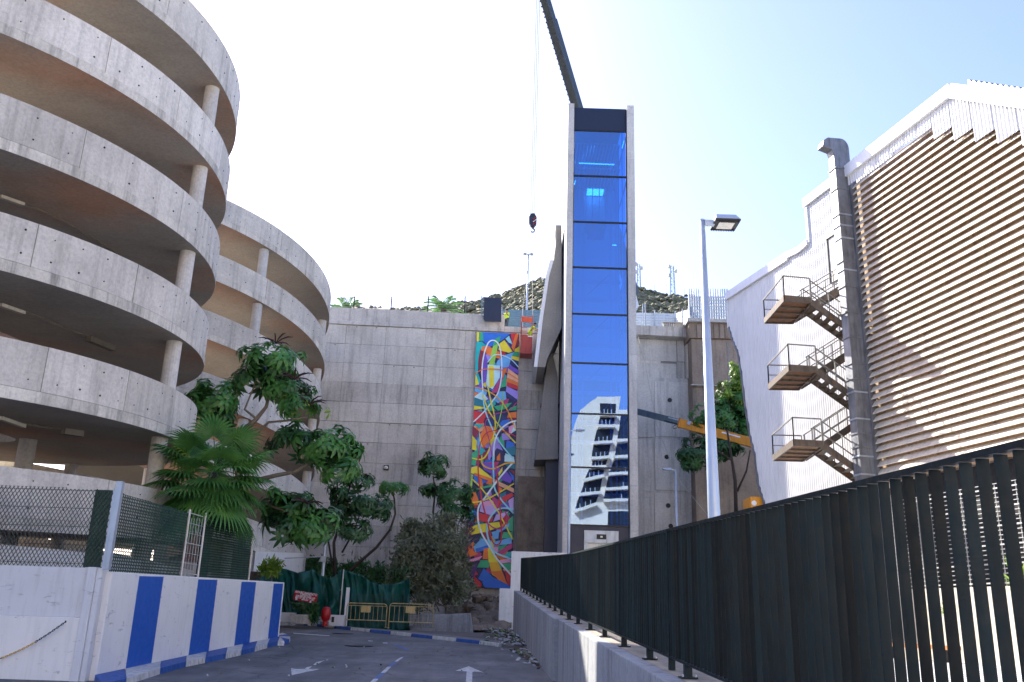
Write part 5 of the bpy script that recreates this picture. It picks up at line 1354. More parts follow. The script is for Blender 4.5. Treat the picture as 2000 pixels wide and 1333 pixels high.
# ------------------------------------------------------------------ people
def skin_mesh(verts, edges, radii, name, mat, root=0, sub=1):
    me = bpy.data.meshes.new(name); me.from_pydata([tuple(v) for v in verts], edges, [])
    o = bpy.data.objects.new(name, me); COL.objects.link(o)
    o.modifiers.new('skin', 'SKIN')
    for i, r in enumerate(radii):
        me.skin_vertices[0].data[i].radius = (r, r) if not isinstance(r, tuple) else r
        me.skin_vertices[0].data[i].use_root = (i == root)
    s_ = o.modifiers.new('sub', 'SUBSURF'); s_.levels = sub; s_.render_levels = sub
    dg = bpy.context.evaluated_depsgraph_get(); nm = bpy.data.meshes.new_from_object(o.evaluated_get(dg))
    bpy.data.objects.remove(o); nm.materials.clear(); nm.materials.append(mat)
    nm.polygons.foreach_set('use_smooth', [True] * len(nm.polygons)); return nm
def person(base, rz, pose, label, vestm=M_vest, trm=M_trous, hat=True, sc_=1.0):
    """pose: dict of joints; x right of the body, y forward, z up, metres"""
    t = thing('person', base, label, 'person', rz=rz); t.scale = (sc_,) * 3
    J = dict(pel=(0, 0, .95), wai=(0, .01, 1.08), che=(0, .0, 1.32), nek=(0, .0, 1.48), hd0=(0, .02, 1.58), hd1=(0, .02, 1.70),
             lhip=(-.10, 0, .90), rhip=(.10, 0, .90), lk=(-.12, .03, .50), rk=(.12, .03, .50), la=(-.13, 0, .09), ra=(.13, 0, .09), lt=(-.15, .16, .04), rt=(.15, .16, .04),
             ls=(-.19, 0, 1.43), rs=(.19, 0, 1.43), le=(-.27, .0, 1.15), re=(.27, 0, 1.15), lw=(-.27, .1, .92), rw=(.27, .1, .92), lh=(-.27, .16, .84), rh=(.27, .16, .84))
    J.update(pose); ks = list(J); ix = {k: i for i, k in enumerate(ks)}
    E = [('pel', 'wai'), ('wai', 'che'), ('che', 'nek'), ('nek', 'hd0'), ('hd0', 'hd1'), ('pel', 'lhip'), ('pel', 'rhip'), ('lhip', 'lk'), ('rhip', 'rk'), ('lk', 'la'), ('rk', 'ra'), ('la', 'lt'), ('ra', 'rt'), ('che', 'ls'), ('che', 'rs'), ('ls', 'le'), ('rs', 're'), ('le', 'lw'), ('re', 'rw'), ('lw', 'lh'), ('rw', 'rh')]
    Rd = dict(pel=.13, wai=.12, che=.14, nek=.06, hd0=.085, hd1=.09, lhip=.09, rhip=.09, lk=.06, rk=.06, la=.045, ra=.045, lt=.035, rt=.035, ls=.065, rs=.065, le=.045, re=.045, lw=.032, rw=.032, lh=.04, rh=.04)
    V = [Vector(J[k]) for k in ks]
    link('body', skin_mesh(V, [(ix[a], ix[b]) for a, b in E], [Rd[k] for k in ks], 'body', M_skin, ix['pel'], 1), t)
    vk = ['wai', 'che', 'ls', 'rs', 'le', 're', 'pel']; vi = {k: i for i, k in enumerate(vk)}
    vv = [Vector(J[k]) for k in vk]; vv[vi['le']] = Vector(J['ls']).lerp(Vector(J['le']), .9); vv[vi['re']] = Vector(J['rs']).lerp(Vector(J['re']), .9)
    link('work_vest', skin_mesh(vv, [(vi['pel'], vi['wai']), (0, 1), (1, 2), (1, 3), (2, 4), (3, 5)], [.145, .17, .085, .085, .06, .06, .15], 'work_vest', vestm, 0, 1), t)
    tk = ['pel', 'lhip', 'rhip', 'lk', 'rk', 'la', 'ra']; ti = {k: i for i, k in enumerate(tk)}
    link('trousers', skin_mesh([Vector(J[k]) for k in tk], [(0, 1), (0, 2), (1, 3), (2, 4), (3, 5), (4, 6)], [.15, .11, .11, .078, .078, .06, .06], 'trousers', trm, 0, 1), t)
    h1 = Vector(J['hd1']); m = MB(); m.lathe(tuple(h1 - Z * .0), [(.115, -.01), (.12, .03), (.10, .09), (.05, .125), (.01, .135)] if hat else [(.10, -.02), (.108, .04), (.09, .09), (.04, .12), (.01, .125)], 14)
    m.build('helmet' if hat else 'hair', M_helmet if hat else M_hair, t, W=False, smooth=True)
    hh = Vector(J['hd0']).lerp(h1, .45)
    f = MB(); f.obox(hh + Vector((0, .105, -.01)), (.012, 0, 0), (0, .018, 0), (0, 0, .02)); f.build('nose', M_skin, t, W=False)
    for s_ in (-1, 1):
        f = MB(); f.obox(hh + Vector((s_ * .035, .092, .025)), (.012, 0, 0), (0, .006, 0), (0, 0, .006)); f.build('eye', M_black, t, W=False)
    for a, b in (('la', 'lt'), ('ra', 'rt')):
        p, q = Vector(J[a]), Vector(J[b]); m = MB(); m.tube([p + Z * .04, p - Z * .03, p.lerp(q, .6) - Z * .01, q], [.055, .062, .052, .04], 8); m.build('boot', M_black, t, W=False, smooth=True)
    return t
pf = P(988.5, 640, 64.9)
m = MB(); 
person((pf.x, 64.9, zstep), R_(150), dict(le=(-.25, .12, 1.18), lw=(-.08, .22, 1.38), lh=(-.03, .2, 1.46), re=(.27, .1, 1.17), rw=(.12, .22, 1.36), rh=(.05, .2, 1.45)), 'worker in yellow vest standing on the wall top beside the navy panel, hands raised', hat=False)
person((x1_ - .15, BY_ + .5, zb_0 + .75), R_(-95), dict(pel=(0, -.02, .95), che=(0, .14, 1.28), wai=(0, .04, 1.08), nek=(0, .24, 1.42), hd0=(0, .32, 1.50), hd1=(0, .36, 1.60), ls=(-.17, .16, 1.38), rs=(.17, .16, 1.38), le=(-.22, .38, 1.20), re=(.22, .38, 1.2), lw=(-.2, .55, 1.12), rw=(.2, .55, 1.12), lh=(-.2, .63, 1.10), rh=(.2, .63, 1.1)), 'worker in yellow overalls leaning over the edge of the hanging basket', trm=M_vest)
pz = P(1080, 792, 62.5)
person((pz.x, 62.4, pz.z), R_(-120), dict(rw=(.22, .35, 1.2), re=(.26, .15, 1.2), rh=(.2, .42, 1.22)), 'worker in yellow vest half hidden in the gap behind the lift tower', trm=paint('orange_trousers', (.45, .16, .05), .7, .3))
m = MB(); m.box(pz.x - .9, pz.x + .8, 62.0, 62.9, pz.z - .12, pz.z + .0); m.build('platform', M_timber, label='small timber work platform under the worker behind the lift tower', cat='platform')

# ================================================================== YELLOW BOOM ON THE RIGHT
yb = thing('yellow_boom', tuple(P(1472, 860, 53)), 'yellow telescopic boom with grey extension reaching behind the lift tower', 'crane')
def ybar(xa, ya, Ya, xb, yb_, Yb, w_, h_, mat, nm, bev=.0):
    m = MB(); m.bar(P(xa, ya, Ya), P(xb, yb_, Yb), w_, h_); return m.build(nm, mat, yb, bevel=bev or None)
ybar(1326, 826.5, 58, 1475, 867, 55.5, .45, .58, M_yel, 'boom_section', .03)
ybar(1326, 826.5, 57.99, 1328, 827, 57.96, .5, .62, M_timber, 'boom_mouth')
ybar(1200, 793, 60.3, 1326, 825, 58, .32, .40, M_steel, 'extension')
ybar(1200, 789.5, 60.2, 1326, 821, 57.85, .05, .08, M_galv, 'extension_rib')
ybar(1200, 797.5, 60.2, 1326, 829.5, 57.85, .05, .08, M_black, 'extension_rib')
d_ = (P(1475, 867, 55.5) - P(1326, 826.5, 58)).normalized(); n_ = Vector((0, -1, 0)); n_ = (n_ - d_ * n_.dot(d_)).normalized(); u_ = n_.cross(d_) * (1 if n_.cross(d_).z > 0 else -1)
def YB(x, y, o=.0): 
    p0 = P(1326, 826.5, 58) + n_ * (.235 + o); return PP(x, y, p0, n_)
put_text(yb, 'Haulotte 16', .34, M_black, YB(1367, 831.5, .005), d_, u_, bold=.01)
m = MB(); m.obox(YB(1346, 826.5, .03), d_ * .12, n_ * .04, u_ * .13); m.build('control_box', M_galv, yb)
m = MB(); m.obox(YB(1428, 849, .01), d_ * .62, n_ * .008, u_ * .065); m.build('white_label', M_trim, yb)
m = MB(); m.tube([YB(1324, 829), YB(1318, 831), YB(1314, 834), YB(1316, 838), YB(1322, 836)], .02, 6); m.build('hose', M_black, yb)
ym = thing('machine_body', tuple(P(1478, 985, 45.5)), 'yellow machine corner with white emblem behind the white hall edge', 'machine')
m = MB(); a = P(1465, 970, 45.5); b = P(1500, 1020, 45.5); m.box(a.x, b.x + .6, 45.5, 47, b.z - 2, a.z); m.build('body_panel', M_yel, ym, bevel=.05)
m = MB(); c = P(1473, 983, 45.46); m.tube([c, c + Vector((0, .03, 0))], .13, 12); m.build('emblem', M_trim, ym)
wr = MB(); wr.tube([P(1244, 650, 63.5), P(1258, 700, 62), P(1283, 830, 60), P(1320, 930, 58), P(1386, 1012, 56)], .018, 5)
wr.build('cord', M_rope, label='thin pale cord hanging slack across the pale wall right of the tower', cat='cord')

# ================================================================== STREET LAMPS
LY = 17.0
pb, ptp = P(1395, 1010, LY), P(1371.5, 431, LY)
lmp = thing('street_lamp', (pb.x, LY, TZ), 'big pale blue-grey street lamp rising behind the dark fence at right', 'street lamp')
m = MB(); m.tube([(pb.x, LY, TZ), (pb.x, LY, pb.z), (ptp.x, LY, ptp.z)], [.135, .118, .052], 20); m.build('pole', M_lamp, lmp, smooth=True)
m = MB(); m.tube([(ptp.x, LY, ptp.z - .01), (ptp.x, LY, ptp.z + .02)], .056, 16); m.build('pole_cap', M_lamp, lmp)
m = MB(); m.box(ptp.x + .04, ptp.x + .25, LY - .06, LY + .06, ptp.z - .11, ptp.z); m.build('arm', M_lamp, lmp, bevel=.012)
hx0, hx1 = ptp.x + .22, ptp.x + .74; hz = ptp.z - .02
m = MB(); m.hexa([(hx0, LY - .27, hz - .04), (hx1, LY - .27, hz - .04), (hx1, LY + .27, hz - .04), (hx0, LY + .27, hz - .04), (hx0 + .02, LY - .19, hz + .09), (hx1 - .08, LY - .19, hz + .09), (hx1 - .08, LY + .19, hz + .09), (hx0 + .02, LY + .19, hz + .09)]); hd_ = m.build('lamp_head', M_lamp, lmp, bevel=.012)
m = MB(); m.box(hx0 - .0, hx1 + .0, LY - .275, LY + .275, hz - .075, hz - .042); m.build('head_frame', M_black, hd_, bevel=.004)
m = MB(); m.box(hx0 + .1, hx1 - .1, LY - .16, LY + .16, hz - .088, hz - .077); m.build('lens', M_lens, hd_)
for k in range(14):
    for s_ in (-1, 1):
        m = MB(); x = hx0 + .03 + k * (hx1 - hx0 - .06) / 13; m.box(x - .006, x + .006, LY + s_ * .22 - .05, LY + s_ * .22 + .05, hz - .098, hz - .0755); m.build('fin', M_black, hd_)
m = MB(); m.lathe((hx0 + .08, LY, hz + .09), [(.035, 0), (.035, .03), (.01, .045)], 10); m.build('photo_cell', M_black, hd_)
def small_lamp(xb, yb_, xt, yt, Y, arm, label, r, zb=None, double=False):
    b, tp = P(xb, yb_, Y), P(xt, yt, Y); z0 = b.z if zb is None else zb
    t = thing('street_lamp', (b.x, Y, z0), label, 'street lamp')
    m = MB(); m.tube([(b.x, Y, z0), (b.x, Y, tp.z)], [r, r * .6], 12); m.build('pole', M_lamp, t, smooth=True)
    for s_ in ((1, -1) if double else (1,)):
        L = arm * s_
        m = MB(); m.bar((b.x, Y, tp.z - .03), (b.x + L * .45, Y - .02, tp.z + .02), .07); m.build('arm', M_lamp, t)
        m = MB(); xa, xb2 = b.x + L * .4, b.x + L; m.hexa([(xa, Y - .2, tp.z - .03), (xb2, Y - .2, tp.z - .01), (xb2, Y + .2, tp.z - .01), (xa, Y + .2, tp.z - .03), (xa, Y - .14, tp.z + .1), (xb2, Y - .1, tp.z + .06), (xb2, Y + .1, tp.z + .06), (xa, Y + .14, tp.z + .1)]); h_ = m.build('lamp_head', M_lamp, t)
        m = MB(); m.box(min(xa, xb2) + .08, max(xa, xb2) - .08, Y - .13, Y + .13, tp.z - .06, tp.z - .035); m.build('lens', M_lens, h_)
small_lamp(1110.5, 1082, 1114, 841, 52, .85, 'slender street lamp directly in front of the lift tower left fin', .10, zb=1.0)
small_lamp(1322, 1028, 1318, 918, 52, -.75, 'small pale street lamp before the pale wall right of the lift tower', .075, zb=1.0)
small_lamp(1029, 603, 1030.5, 497, 69, .42, 'double headed lamp post standing above the wall top by the hanging basket', .10, zb=22.2, double=True)

# ================================================================== BARRIERS, TARP, HYDRANT, SIGN
def barrier(xa, xb, yt, yb_, Y, label):
    a, b = P(xa, yb_, Y), P(xb, yb_, Y); zt_ = P((xa + xb) / 2, yt, Y).z; z0 = ground(Y) + .14
    t = thing('crowd_barrier', ((a.x + b.x) / 2, Y, z0), label, 'barrier', 'yellow crowd barriers in front of the green net')
    H = zt_ - z0; r = .022; x0, x1 = a.x, b.x; rc = .14
    fr_ = [(x0, Y, z0), (x0, Y, z0 + H - rc), (x0 + rc * .3, Y, z0 + H - rc * .3), (x0 + rc, Y, z0 + H), (x1 - rc, Y, z0 + H), (x1 - rc * .3, Y, z0 + H - rc * .3), (x1, Y, z0 + H - rc), (x1, Y, z0)]
    m = MB(); m.tube(fr_, r, 8); m.build('frame', M_barr, t, smooth=True)
    m = MB(); m.tube([(x0, Y, z0 + .32), (x1, Y, z0 + .32)], r, 8); m.build('bottom_rail', M_barr, t)
    m = MB(); m.tube([(x0, Y, z0 + H * .90), (x1, Y, z0 + H * .90)], r * .7, 6); m.build('upper_rail', M_barr, t)
    n_ = 9
    for k in range(1, n_):
        x = x0 + (x1 - x0) * k / n_; m = MB(); m.tube([(x, Y, z0 + .32), (x, Y, z0 + H * .90)], .011, 6); m.build('upright', M_barr, t)
    m = MB(); c = x0 + (x1 - x0) * .48; m.box(c - .24, c + .24, Y - .035, Y - .02, z0 + H * .90 - .32, z0 + H * .90 - .02); m.build('plate', M_barr, t)
    for k in range(3):
        m = MB(); m.bar((c - .15 + k * .12, Y - .04, z0 + H * .9 - .28), (c - .05 + k * .12, Y - .04, z0 + H * .9 - .06), .006, .04, up=(0, 1, 0)); m.build('plate_mark', M_yel, t)
    for x in (x0 + .0, x1 - .0):
        m = MB(); m.tube([(x, Y - .28, z0 + .012), (x, Y + .28, z0 + .012)], .02, 6); m.build('foot', M_barr, t)
barrier(674, 753, 1179, 1228, 47.2, 'left crowd barrier of faded yellow tube beside the white gate post')
barrier(758, 844, 1180, 1234, 46.6, 'right crowd barrier of faded yellow tube in front of the big grey bush')
TYY = 48.2
gt = thing('tarp_fence', tuple(P(600, 1210, TYY)), 'sagging dark green tarp fence across the end of the road', 'fence')
def tarp(top, yb_, Y, name, seed, hole=None):
    rnd = random.Random(seed); m = MB(); n_ = 90; rows = 24; x0, x1 = top[0][0], top[-1][0]; vs = []
    for i in range(n_ + 1):
        x = x0 + (x1 - x0) * i / n_; yt = interp([(a, b) for a, b in top], x); yb2 = interp(yb_, x)
        for j in range(rows + 1):
            f = j / rows; y = yt + (yb2 - yt) * f
            p = P(x, y, Y); fold = .55 * mno.noise(Vector((x * .055 + f * 1.2, f * 2.2, seed))) + .22 * mno.noise(Vector((x * .16 - f * 2, f * 1.5, seed + 9))) + .10 * math.sin(f * 9 + x * .10 + 2 * mno.noise(Vector((x * .05, 0, 4)))) * (1 - f)
            vs.append(p + Vector((0, fold, 0)))
    m.add(vs, [(i * (rows + 1) + j, (i + 1) * (rows + 1) + j, (i + 1) * (rows + 1) + j + 1, i * (rows + 1) + j + 1) for i in range(n_) for j in range(rows)])
    o = m.build(name, M_tarp, gt, smooth=True); sdf = o.modifiers.new('solid', 'SOLIDIFY'); sdf.thickness = .015
    return o
tarp([(498, 1132), (520, 1122), (545, 1110), (560, 1112), (580, 1119), (600, 1116), (611, 1112), (622, 1122), (640, 1129), (650, 1130), (663, 1114)], [(498, 1206), (640, 1204), (663, 1200)], TYY, 'tarp', 1)
tarp([(664, 1114), (680, 1116), (705, 1122), (722, 1136), (745, 1143), (775, 1140), (800, 1130)], [(664, 1228), (800, 1232)], TYY + .2, 'tarp', 2)
m = MB(); bx(m, 545, 1150, 664, 1206, TYY + .5, TYY + .55); m.build('dark_sheet', M_intdark, gt)  # near-black sheet behind the tarp, around and below the sign
for (x, ya, yb_, mt, r) in ((663.5, 1112, 1205, M_mesh, .035),):
    m = MB(); a = P(x, yb_, TYY - .2); m.tube([a, (a.x, a.y, P(x, ya, a.y).z)], r, 8); m.build('post', mt, gt)
m = MB(); a = P(671, 1223, 47.6); b = P(679, 1148, 47.6); m.box(a.x, a.x + .16, 47.5, 47.66, a.z, b.z); m.build('gate_post', M_trim, gt)
for k in range(22):
    m = MB(); y = 1160 + k * 2.9; m.bar(P(678, y, 47.9), P(850, y + 5, 47.9), .008); m.build('mesh_wire', M_net2, gt)
for k in range(30):
    m = MB(); x = 680 + k * 5.5; m.bar(P(x, 1160, 47.91), P(x - 2, 1226, 47.91), .008); m.build('mesh_wire', M_net2, gt)
sgn = thing('sign', tuple(P(597, 1175, 47.7)), 'tilted red notice sign with white lettering on the green tarp', 'sign')
q = [P(*p, 47.7) for p in ((576, 1153), (621, 1160.5), (617.5, 1180), (572, 1172))]
m = MB(); m.prism(q, (0, .03, 0)); m.build('board', M_hyd, sgn)
ax_ = (q[1] - q[0]).normalized(); up_ = (q[0] - q[3]).normalized(); cc_ = (q[0] + q[1] + q[2] + q[3]) / 4 + Vector((0, -.008, 0)); hh_ = (q[0] - q[3]).length; nx = Vector((0, -1, 0)).cross(ax_) * -1
nx = ax_.cross(Vector((0, 1, 0))) * 1; nx = nx if nx.z > 0 else -nx
for txt, dy_, sz in (('APARCAMIENTO', .36, .17), ('CERRADO', .17, .14), ('HORARIO DE LUNES A VIE', .0, .095), ('02 06:30 A 19:30', -.17, .15), ('LINEA AZUL', -.32, .07)):
    put_text(sgn, txt, sz * .9, M_trim, cc_ + up_ * hh_ * dy_, ax_, nx, bold=.004)
for (dx_, dy_) in ((-.47, -.2), (-.44, -.35), (.3, -.4)):
    m = MB(); c = cc_ + ax_ * dx_ + up_ * hh_ * dy_; m.prism([c + Vector(v) for v in ((-.05, 0, -.05), (.06, 0, -.04), (.04, 0, .05), (-.03, 0, .06))], (0, -.004, 0)); m.build('torn_patch', M_trim, sgn)
hyd = P(635, 1217, 46.9); hz0 = ground(46.9) + .13
hy = thing('hydrant', (hyd.x, 46.9, hz0), 'red covered hydrant standing on the pavement by the green tarp', 'hydrant')
m = MB(); m.lathe((hyd.x, 46.9, hz0), [(.12, 0), (.13, .12), (.11, .14), (.12, .26), (.20, .32), (.25, .50), (.235, .68), (.19, .84), (.15, .90), (.05, .93)], 18); m.build('cover', M_hyd, hy, smooth=True)
m = MB(); m.lathe((hyd.x, 46.9, hz0 - .01), [(.17, 0), (.17, .04), (.02, .05)], 14); m.build('base_flange', M_hyd, hy)
pl = P(590, 1212, 46.8); pz0 = ground(46.8) + .13
pln = thing('planter_box', (pl.x, 46.8, pz0), 'long white plastic planter box with dark plants under the red sign', 'planter')
wpx = (P(612, 1212, 46.8).x - P(569, 1212, 46.8).x) / 2
m = MB(); m.hexa([(pl.x - wpx * .93, 46.62, pz0 + .07), (pl.x + wpx * .93, 46.62, pz0 + .07), (pl.x + wpx * .93, 47.0, pz0 + .07), (pl.x - wpx * .93, 47.0, pz0 + .07), (pl.x - wpx, 46.55, pz0 + .5), (pl.x + wpx, 46.55, pz0 + .5), (pl.x + wpx, 47.08, pz0 + .5), (pl.x - wpx, 47.08, pz0 + .5)]); m.build('trough', M_pot, pln, bevel=.02)
m = MB(); m.box(pl.x - wpx - .03, pl.x + wpx + .03, 46.52, 46.546, pz0 + .44, pz0 + .52); m.build('rim', M_pot, pln)
for x in (-.7, .7):
    m = MB(); m.box(pl.x + x * wpx - .06, pl.x + x * wpx + .06, 46.66, 46.95, pz0, pz0 + .068); m.build('foot', M_pot, pln)
gb = thing('low_block', tuple(P(657, 1222, 47.2)), 'small white masonry block with a niche beside the white gate post', 'block')
m = MB(); bx(m, 643, 1201, 671, 1224, 47.1, 47.6); m.build('block_body', M_wplast2, gb, bevel=.02)
m = MB(); bx(m, 648, 1205, 652, 1216, 47.08, 47.098); m.build('niche', M_black, gb)
m = MB(); bx(m, 540, 1196, 575, 1216, 47.3, 47.6); m.build('curb_wall', M_wplast2, label='low pale masonry curb wall left of the white planter box', cat='wall')
pp = thing('steel_post', tuple(P(628, 1130, 49.5)), 'galvanised steel post with clamped crossbar above the green tarp', 'post')
m = MB(); a = P(629, 1135, 49.5); m.tube([(a.x, 49.5, 1.0), (a.x, 49.5, P(631, 1058, 49.5).z)], .085, 10); m.build('post', M_galv, pp)
m = MB(); m.tube([P(556, 1091, 49.4), P(642, 1087, 49.4)], .03, 6); m.build('crossbar', M_mesh, pp)
m = MB(); bx(m, 626, 1088, 636, 1098, 49.35, 49.42); m.build('clamp_plate', M_mesh, pp)
cb_ = thing('concrete_block', tuple(P(885, 1238, 49)), 'low blue-grey concrete block behind the right crowd barrier', 'block')
m = MB(); q = [P(x, y, 48.6) for x, y in ((800, 1236), (925, 1240), (919, 1198), (815, 1202))]; m.prism(q, (0, .5, 0)); m.build('block_body', M_kwall, cb_, bevel=.04)

# ================================================================== VEGETATION
def leaflet(m, o, d, L, w_, droop=.35, segs=3):
    """folded leaf blade from o along d"""
    o = Vector(o); d = Vector(d).normalized(); s_ = d.cross(Z)
    if s_.length < .05: s_ = Vector((1, 0, 0))
    s_.normalize(); vs = []
    for k in range(segs + 1):
        f = k / segs; c = o + d * L * f - Z * droop * L * f * f; ww = w_ * (math.sin(pi * min(1, .12 + .86 * f)) ** .7) * .5
        vs += [c - s_ * ww + Z * ww * .25, c + s_ * ww + Z * ww * .25]
    m.add(vs, [(2 * k, 2 * k + 1, 2 * k + 3, 2 * k + 2) for k in range(segs)])
def rosette_mesh(name, mat, n, L, w_, seed, stem=.12):
    rnd = random.Random(seed); m = MB()
    for ring, (cnt, tilt, LL) in enumerate(((n, -.15, 1.0), (int(n * .7), .35, .8))):
        for i in range(cnt):
            a = 2 * pi * (i + .5 * ring) / cnt + rnd.uniform(-.15, .15); t = tilt + rnd.uniform(-.15, .15)
            d = Vector((math.cos(a) * math.cos(t), math.sin(a) * math.cos(t), math.sin(t)))
            leaflet(m, d * stem * .4 + Z * .03 * ring, d, L * LL * rnd.uniform(.85, 1.1), w_, .45 + rnd.uniform(-.1, .2))
    return m.mesh(name, [mat], recalc=False)
ROS = [rosette_mesh('leaf_rosette', M_lsch, 9, .46, .165, k) for k in range(4)]
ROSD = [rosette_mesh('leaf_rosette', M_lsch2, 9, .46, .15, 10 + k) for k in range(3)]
ROSL = [rosette_mesh('leaf_rosette', M_lbright, 9, .36, .12, 20 + k) for k in range(2)]
def crown(t, cx, cy_, rx, ry, Y, n, meshes, sc0=1.0, seed=0, top=True, depth=1.0):
    rnd = random.Random(seed); k0 = (P(cx + 1, cy_, Y) - P(cx, cy_, Y)).length; c = P(cx, cy_, Y)
    RX, RZ = rx * k0, ry * k0 * 1.0; RY = RX * depth
    base = wloc(t)
    for i in range(n):
        a = rnd.uniform(0, 2 * pi); u = rnd.uniform(-.75, 1) if top else rnd.uniform(-1, 1); q = math.sqrt(max(0, 1 - u * u)); rr = rnd.uniform(.55, 1.18)
        v = Vector((RX * q * math.cos(a) * rr, RY * q * math.sin(a) * rr, RZ * u * rr))
        d = Vector((v.x / RX, v.y / RY, v.z / RZ + .55)).normalized()
        o = link('leaf_rosette', rnd.choice(meshes), t, loc=c + v - base)
        o.rotation_euler = (d.to_track_quat('Z', 'Y').to_matrix().to_4x4() @ Matrix.Rotation(rnd.uniform(0, 6.28), 4, 'Z')).to_euler()
        s_ = sc0 * rnd.uniform(.75, 1.2); o.scale = (s_, s_, s_)
def limb(t, pts, r0, r1, Y, mat, name='limb'):
    pp_ = [P(p[0], p[1], p[2] if len(p) > 2 else Y) for p in pts]; n_ = len(pp_)
    m = MB(); m.tube(pp_, [r0 + (r1 - r0) * i / (n_ - 1) for i in range(n_)], 8); return m.build(name, mat, t, smooth=True)
def spikes(t, cx, cy_, Y, seed, n=9, L=.8):
    rnd = random.Random(seed); c = P(cx, cy_, Y); m = MB()
    for i in range(n):
        a = 2 * pi * i / n + rnd.uniform(-.2, .2); e = rnd.uniform(-.05, .45); pts = [c + Vector((math.cos(a) * f * L, math.sin(a) * f * L, math.sin(e) * L * f + .18 * math.sin(f * 3) * L)) for f in (0, .35, .7, 1)]
        m.tube(pts, [.022, .035, .035, .012], 5)
    m.build('flower_spikes', M_lflower, t)
# big umbrella tree
TY1 = 39.5
t1 = thing('umbrella_tree', tuple(P(478, 1120, TY1)), 'large glossy umbrella tree with several crowns in front of the spiral ramps', 'tree')
limb(t1, [(470, 1130), (474, 1000), (462, 900), (467, 850)], .17, .13, TY1, M_bark, 'trunk')
limb(t1, [(467, 850), (501, 819), (520, 795), (526, 770), (537, 730)], .12, .05, TY1, M_bark)
limb(t1, [(480, 895), (497, 850), (525, 825), (560, 822), (600, 815)], .08, .035, TY1, M_bark)
limb(t1, [(467, 850), (445, 838), (425, 820), (415, 795)], .08, .04, TY1, M_bark)
limb(t1, [(495, 940), (539, 929), (576, 922), (606, 905), (640, 885)], .11, .05, TY1, M_bark)
limb(t1, [(501, 819), (478, 800), (490, 770), (500, 745)], .06, .03, TY1, M_bark)
limb(t1, [(474, 1000), (520, 985), (560, 1000), (590, 1000)], .09, .04, TY1, M_bark)
sd_ = 0
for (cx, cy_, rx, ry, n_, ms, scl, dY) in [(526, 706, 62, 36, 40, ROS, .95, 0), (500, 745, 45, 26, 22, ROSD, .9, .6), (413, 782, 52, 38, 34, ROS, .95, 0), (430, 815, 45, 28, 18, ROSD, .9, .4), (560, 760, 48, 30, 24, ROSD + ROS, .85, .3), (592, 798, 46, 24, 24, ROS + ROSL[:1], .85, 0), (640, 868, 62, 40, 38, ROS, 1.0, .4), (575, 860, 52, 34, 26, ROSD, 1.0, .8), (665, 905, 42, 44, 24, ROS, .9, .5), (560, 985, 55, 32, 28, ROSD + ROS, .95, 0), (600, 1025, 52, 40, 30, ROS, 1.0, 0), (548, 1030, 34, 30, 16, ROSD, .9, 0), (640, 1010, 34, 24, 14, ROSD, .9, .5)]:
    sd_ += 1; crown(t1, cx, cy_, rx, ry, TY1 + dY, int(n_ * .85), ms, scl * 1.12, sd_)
spikes(t1, 538, 672, TY1 - .2, 1); spikes(t1, 575, 742, TY1 - .9, 2); spikes(t1, 603, 792, TY1 - .6, 3); spikes(t1, 600, 985, TY1 - 1.2, 4, 7, .7)
# slender trees by the wall
t2_ = thing('umbrella_tree', tuple(P(655, 1130, 52)), 'slender dark umbrella tree against the retaining wall right of the large one', 'tree')
limb(t2_, [(655, 1140), (652, 1060), (668, 1010), (680, 960), (690, 930)], .10, .04, 52, M_bark2, 'trunk')
limb(t2_, [(650, 1110), (640, 1050), (655, 990), (660, 940)], .06, .03, 52, M_bark2)
limb(t2_, [(668, 1080), (690, 1040), (705, 1000)], .06, .03, 52, M_bark2)
for (cx, cy_, rx, ry, n_) in [(697, 940, 28, 18, 14), (712, 985, 48, 24, 26), (690, 1035, 36, 22, 18), (730, 1000, 34, 16, 14), (660, 1000, 26, 20, 10), (668, 960, 30, 30, 12)]:
    sd_ += 1; crown(t2_, cx, cy_, rx, ry, 52, n_, ROSD, .95, sd_)
t3_ = thing('umbrella_tree', tuple(P(672, 1125, 54)), 'thin curving tree with one small flat crown against the retaining wall', 'tree')
limb(t3_, [(672, 1128), (700, 1100), (735, 1070), (762, 1035), (772, 1005), (770, 975), (766, 955)], .10, .04, 54, M_bark2, 'trunk')
crown(t3_, 766, 954, 28, 10, 54, 20, ROS, .8, 91)
t4_ = thing('umbrella_tree', tuple(P(848, 1100, 58)), 'small umbrella tree left of the mural behind the grey bush', 'tree')
limb(t4_, [(850, 1060), (846, 1000), (850, 960), (846, 930)], .08, .04, 58, M_bark2, 'trunk')
for (cx, cy_, rx, ry, n_) in [(845, 908, 33, 24, 26), (850, 958, 30, 12, 14), (888, 965, 38, 26, 34), (893, 1000, 32, 30, 26)]:
    sd_ += 1; crown(t4_, cx, cy_, rx, ry, 58, n_, ROSD, .95, sd_)
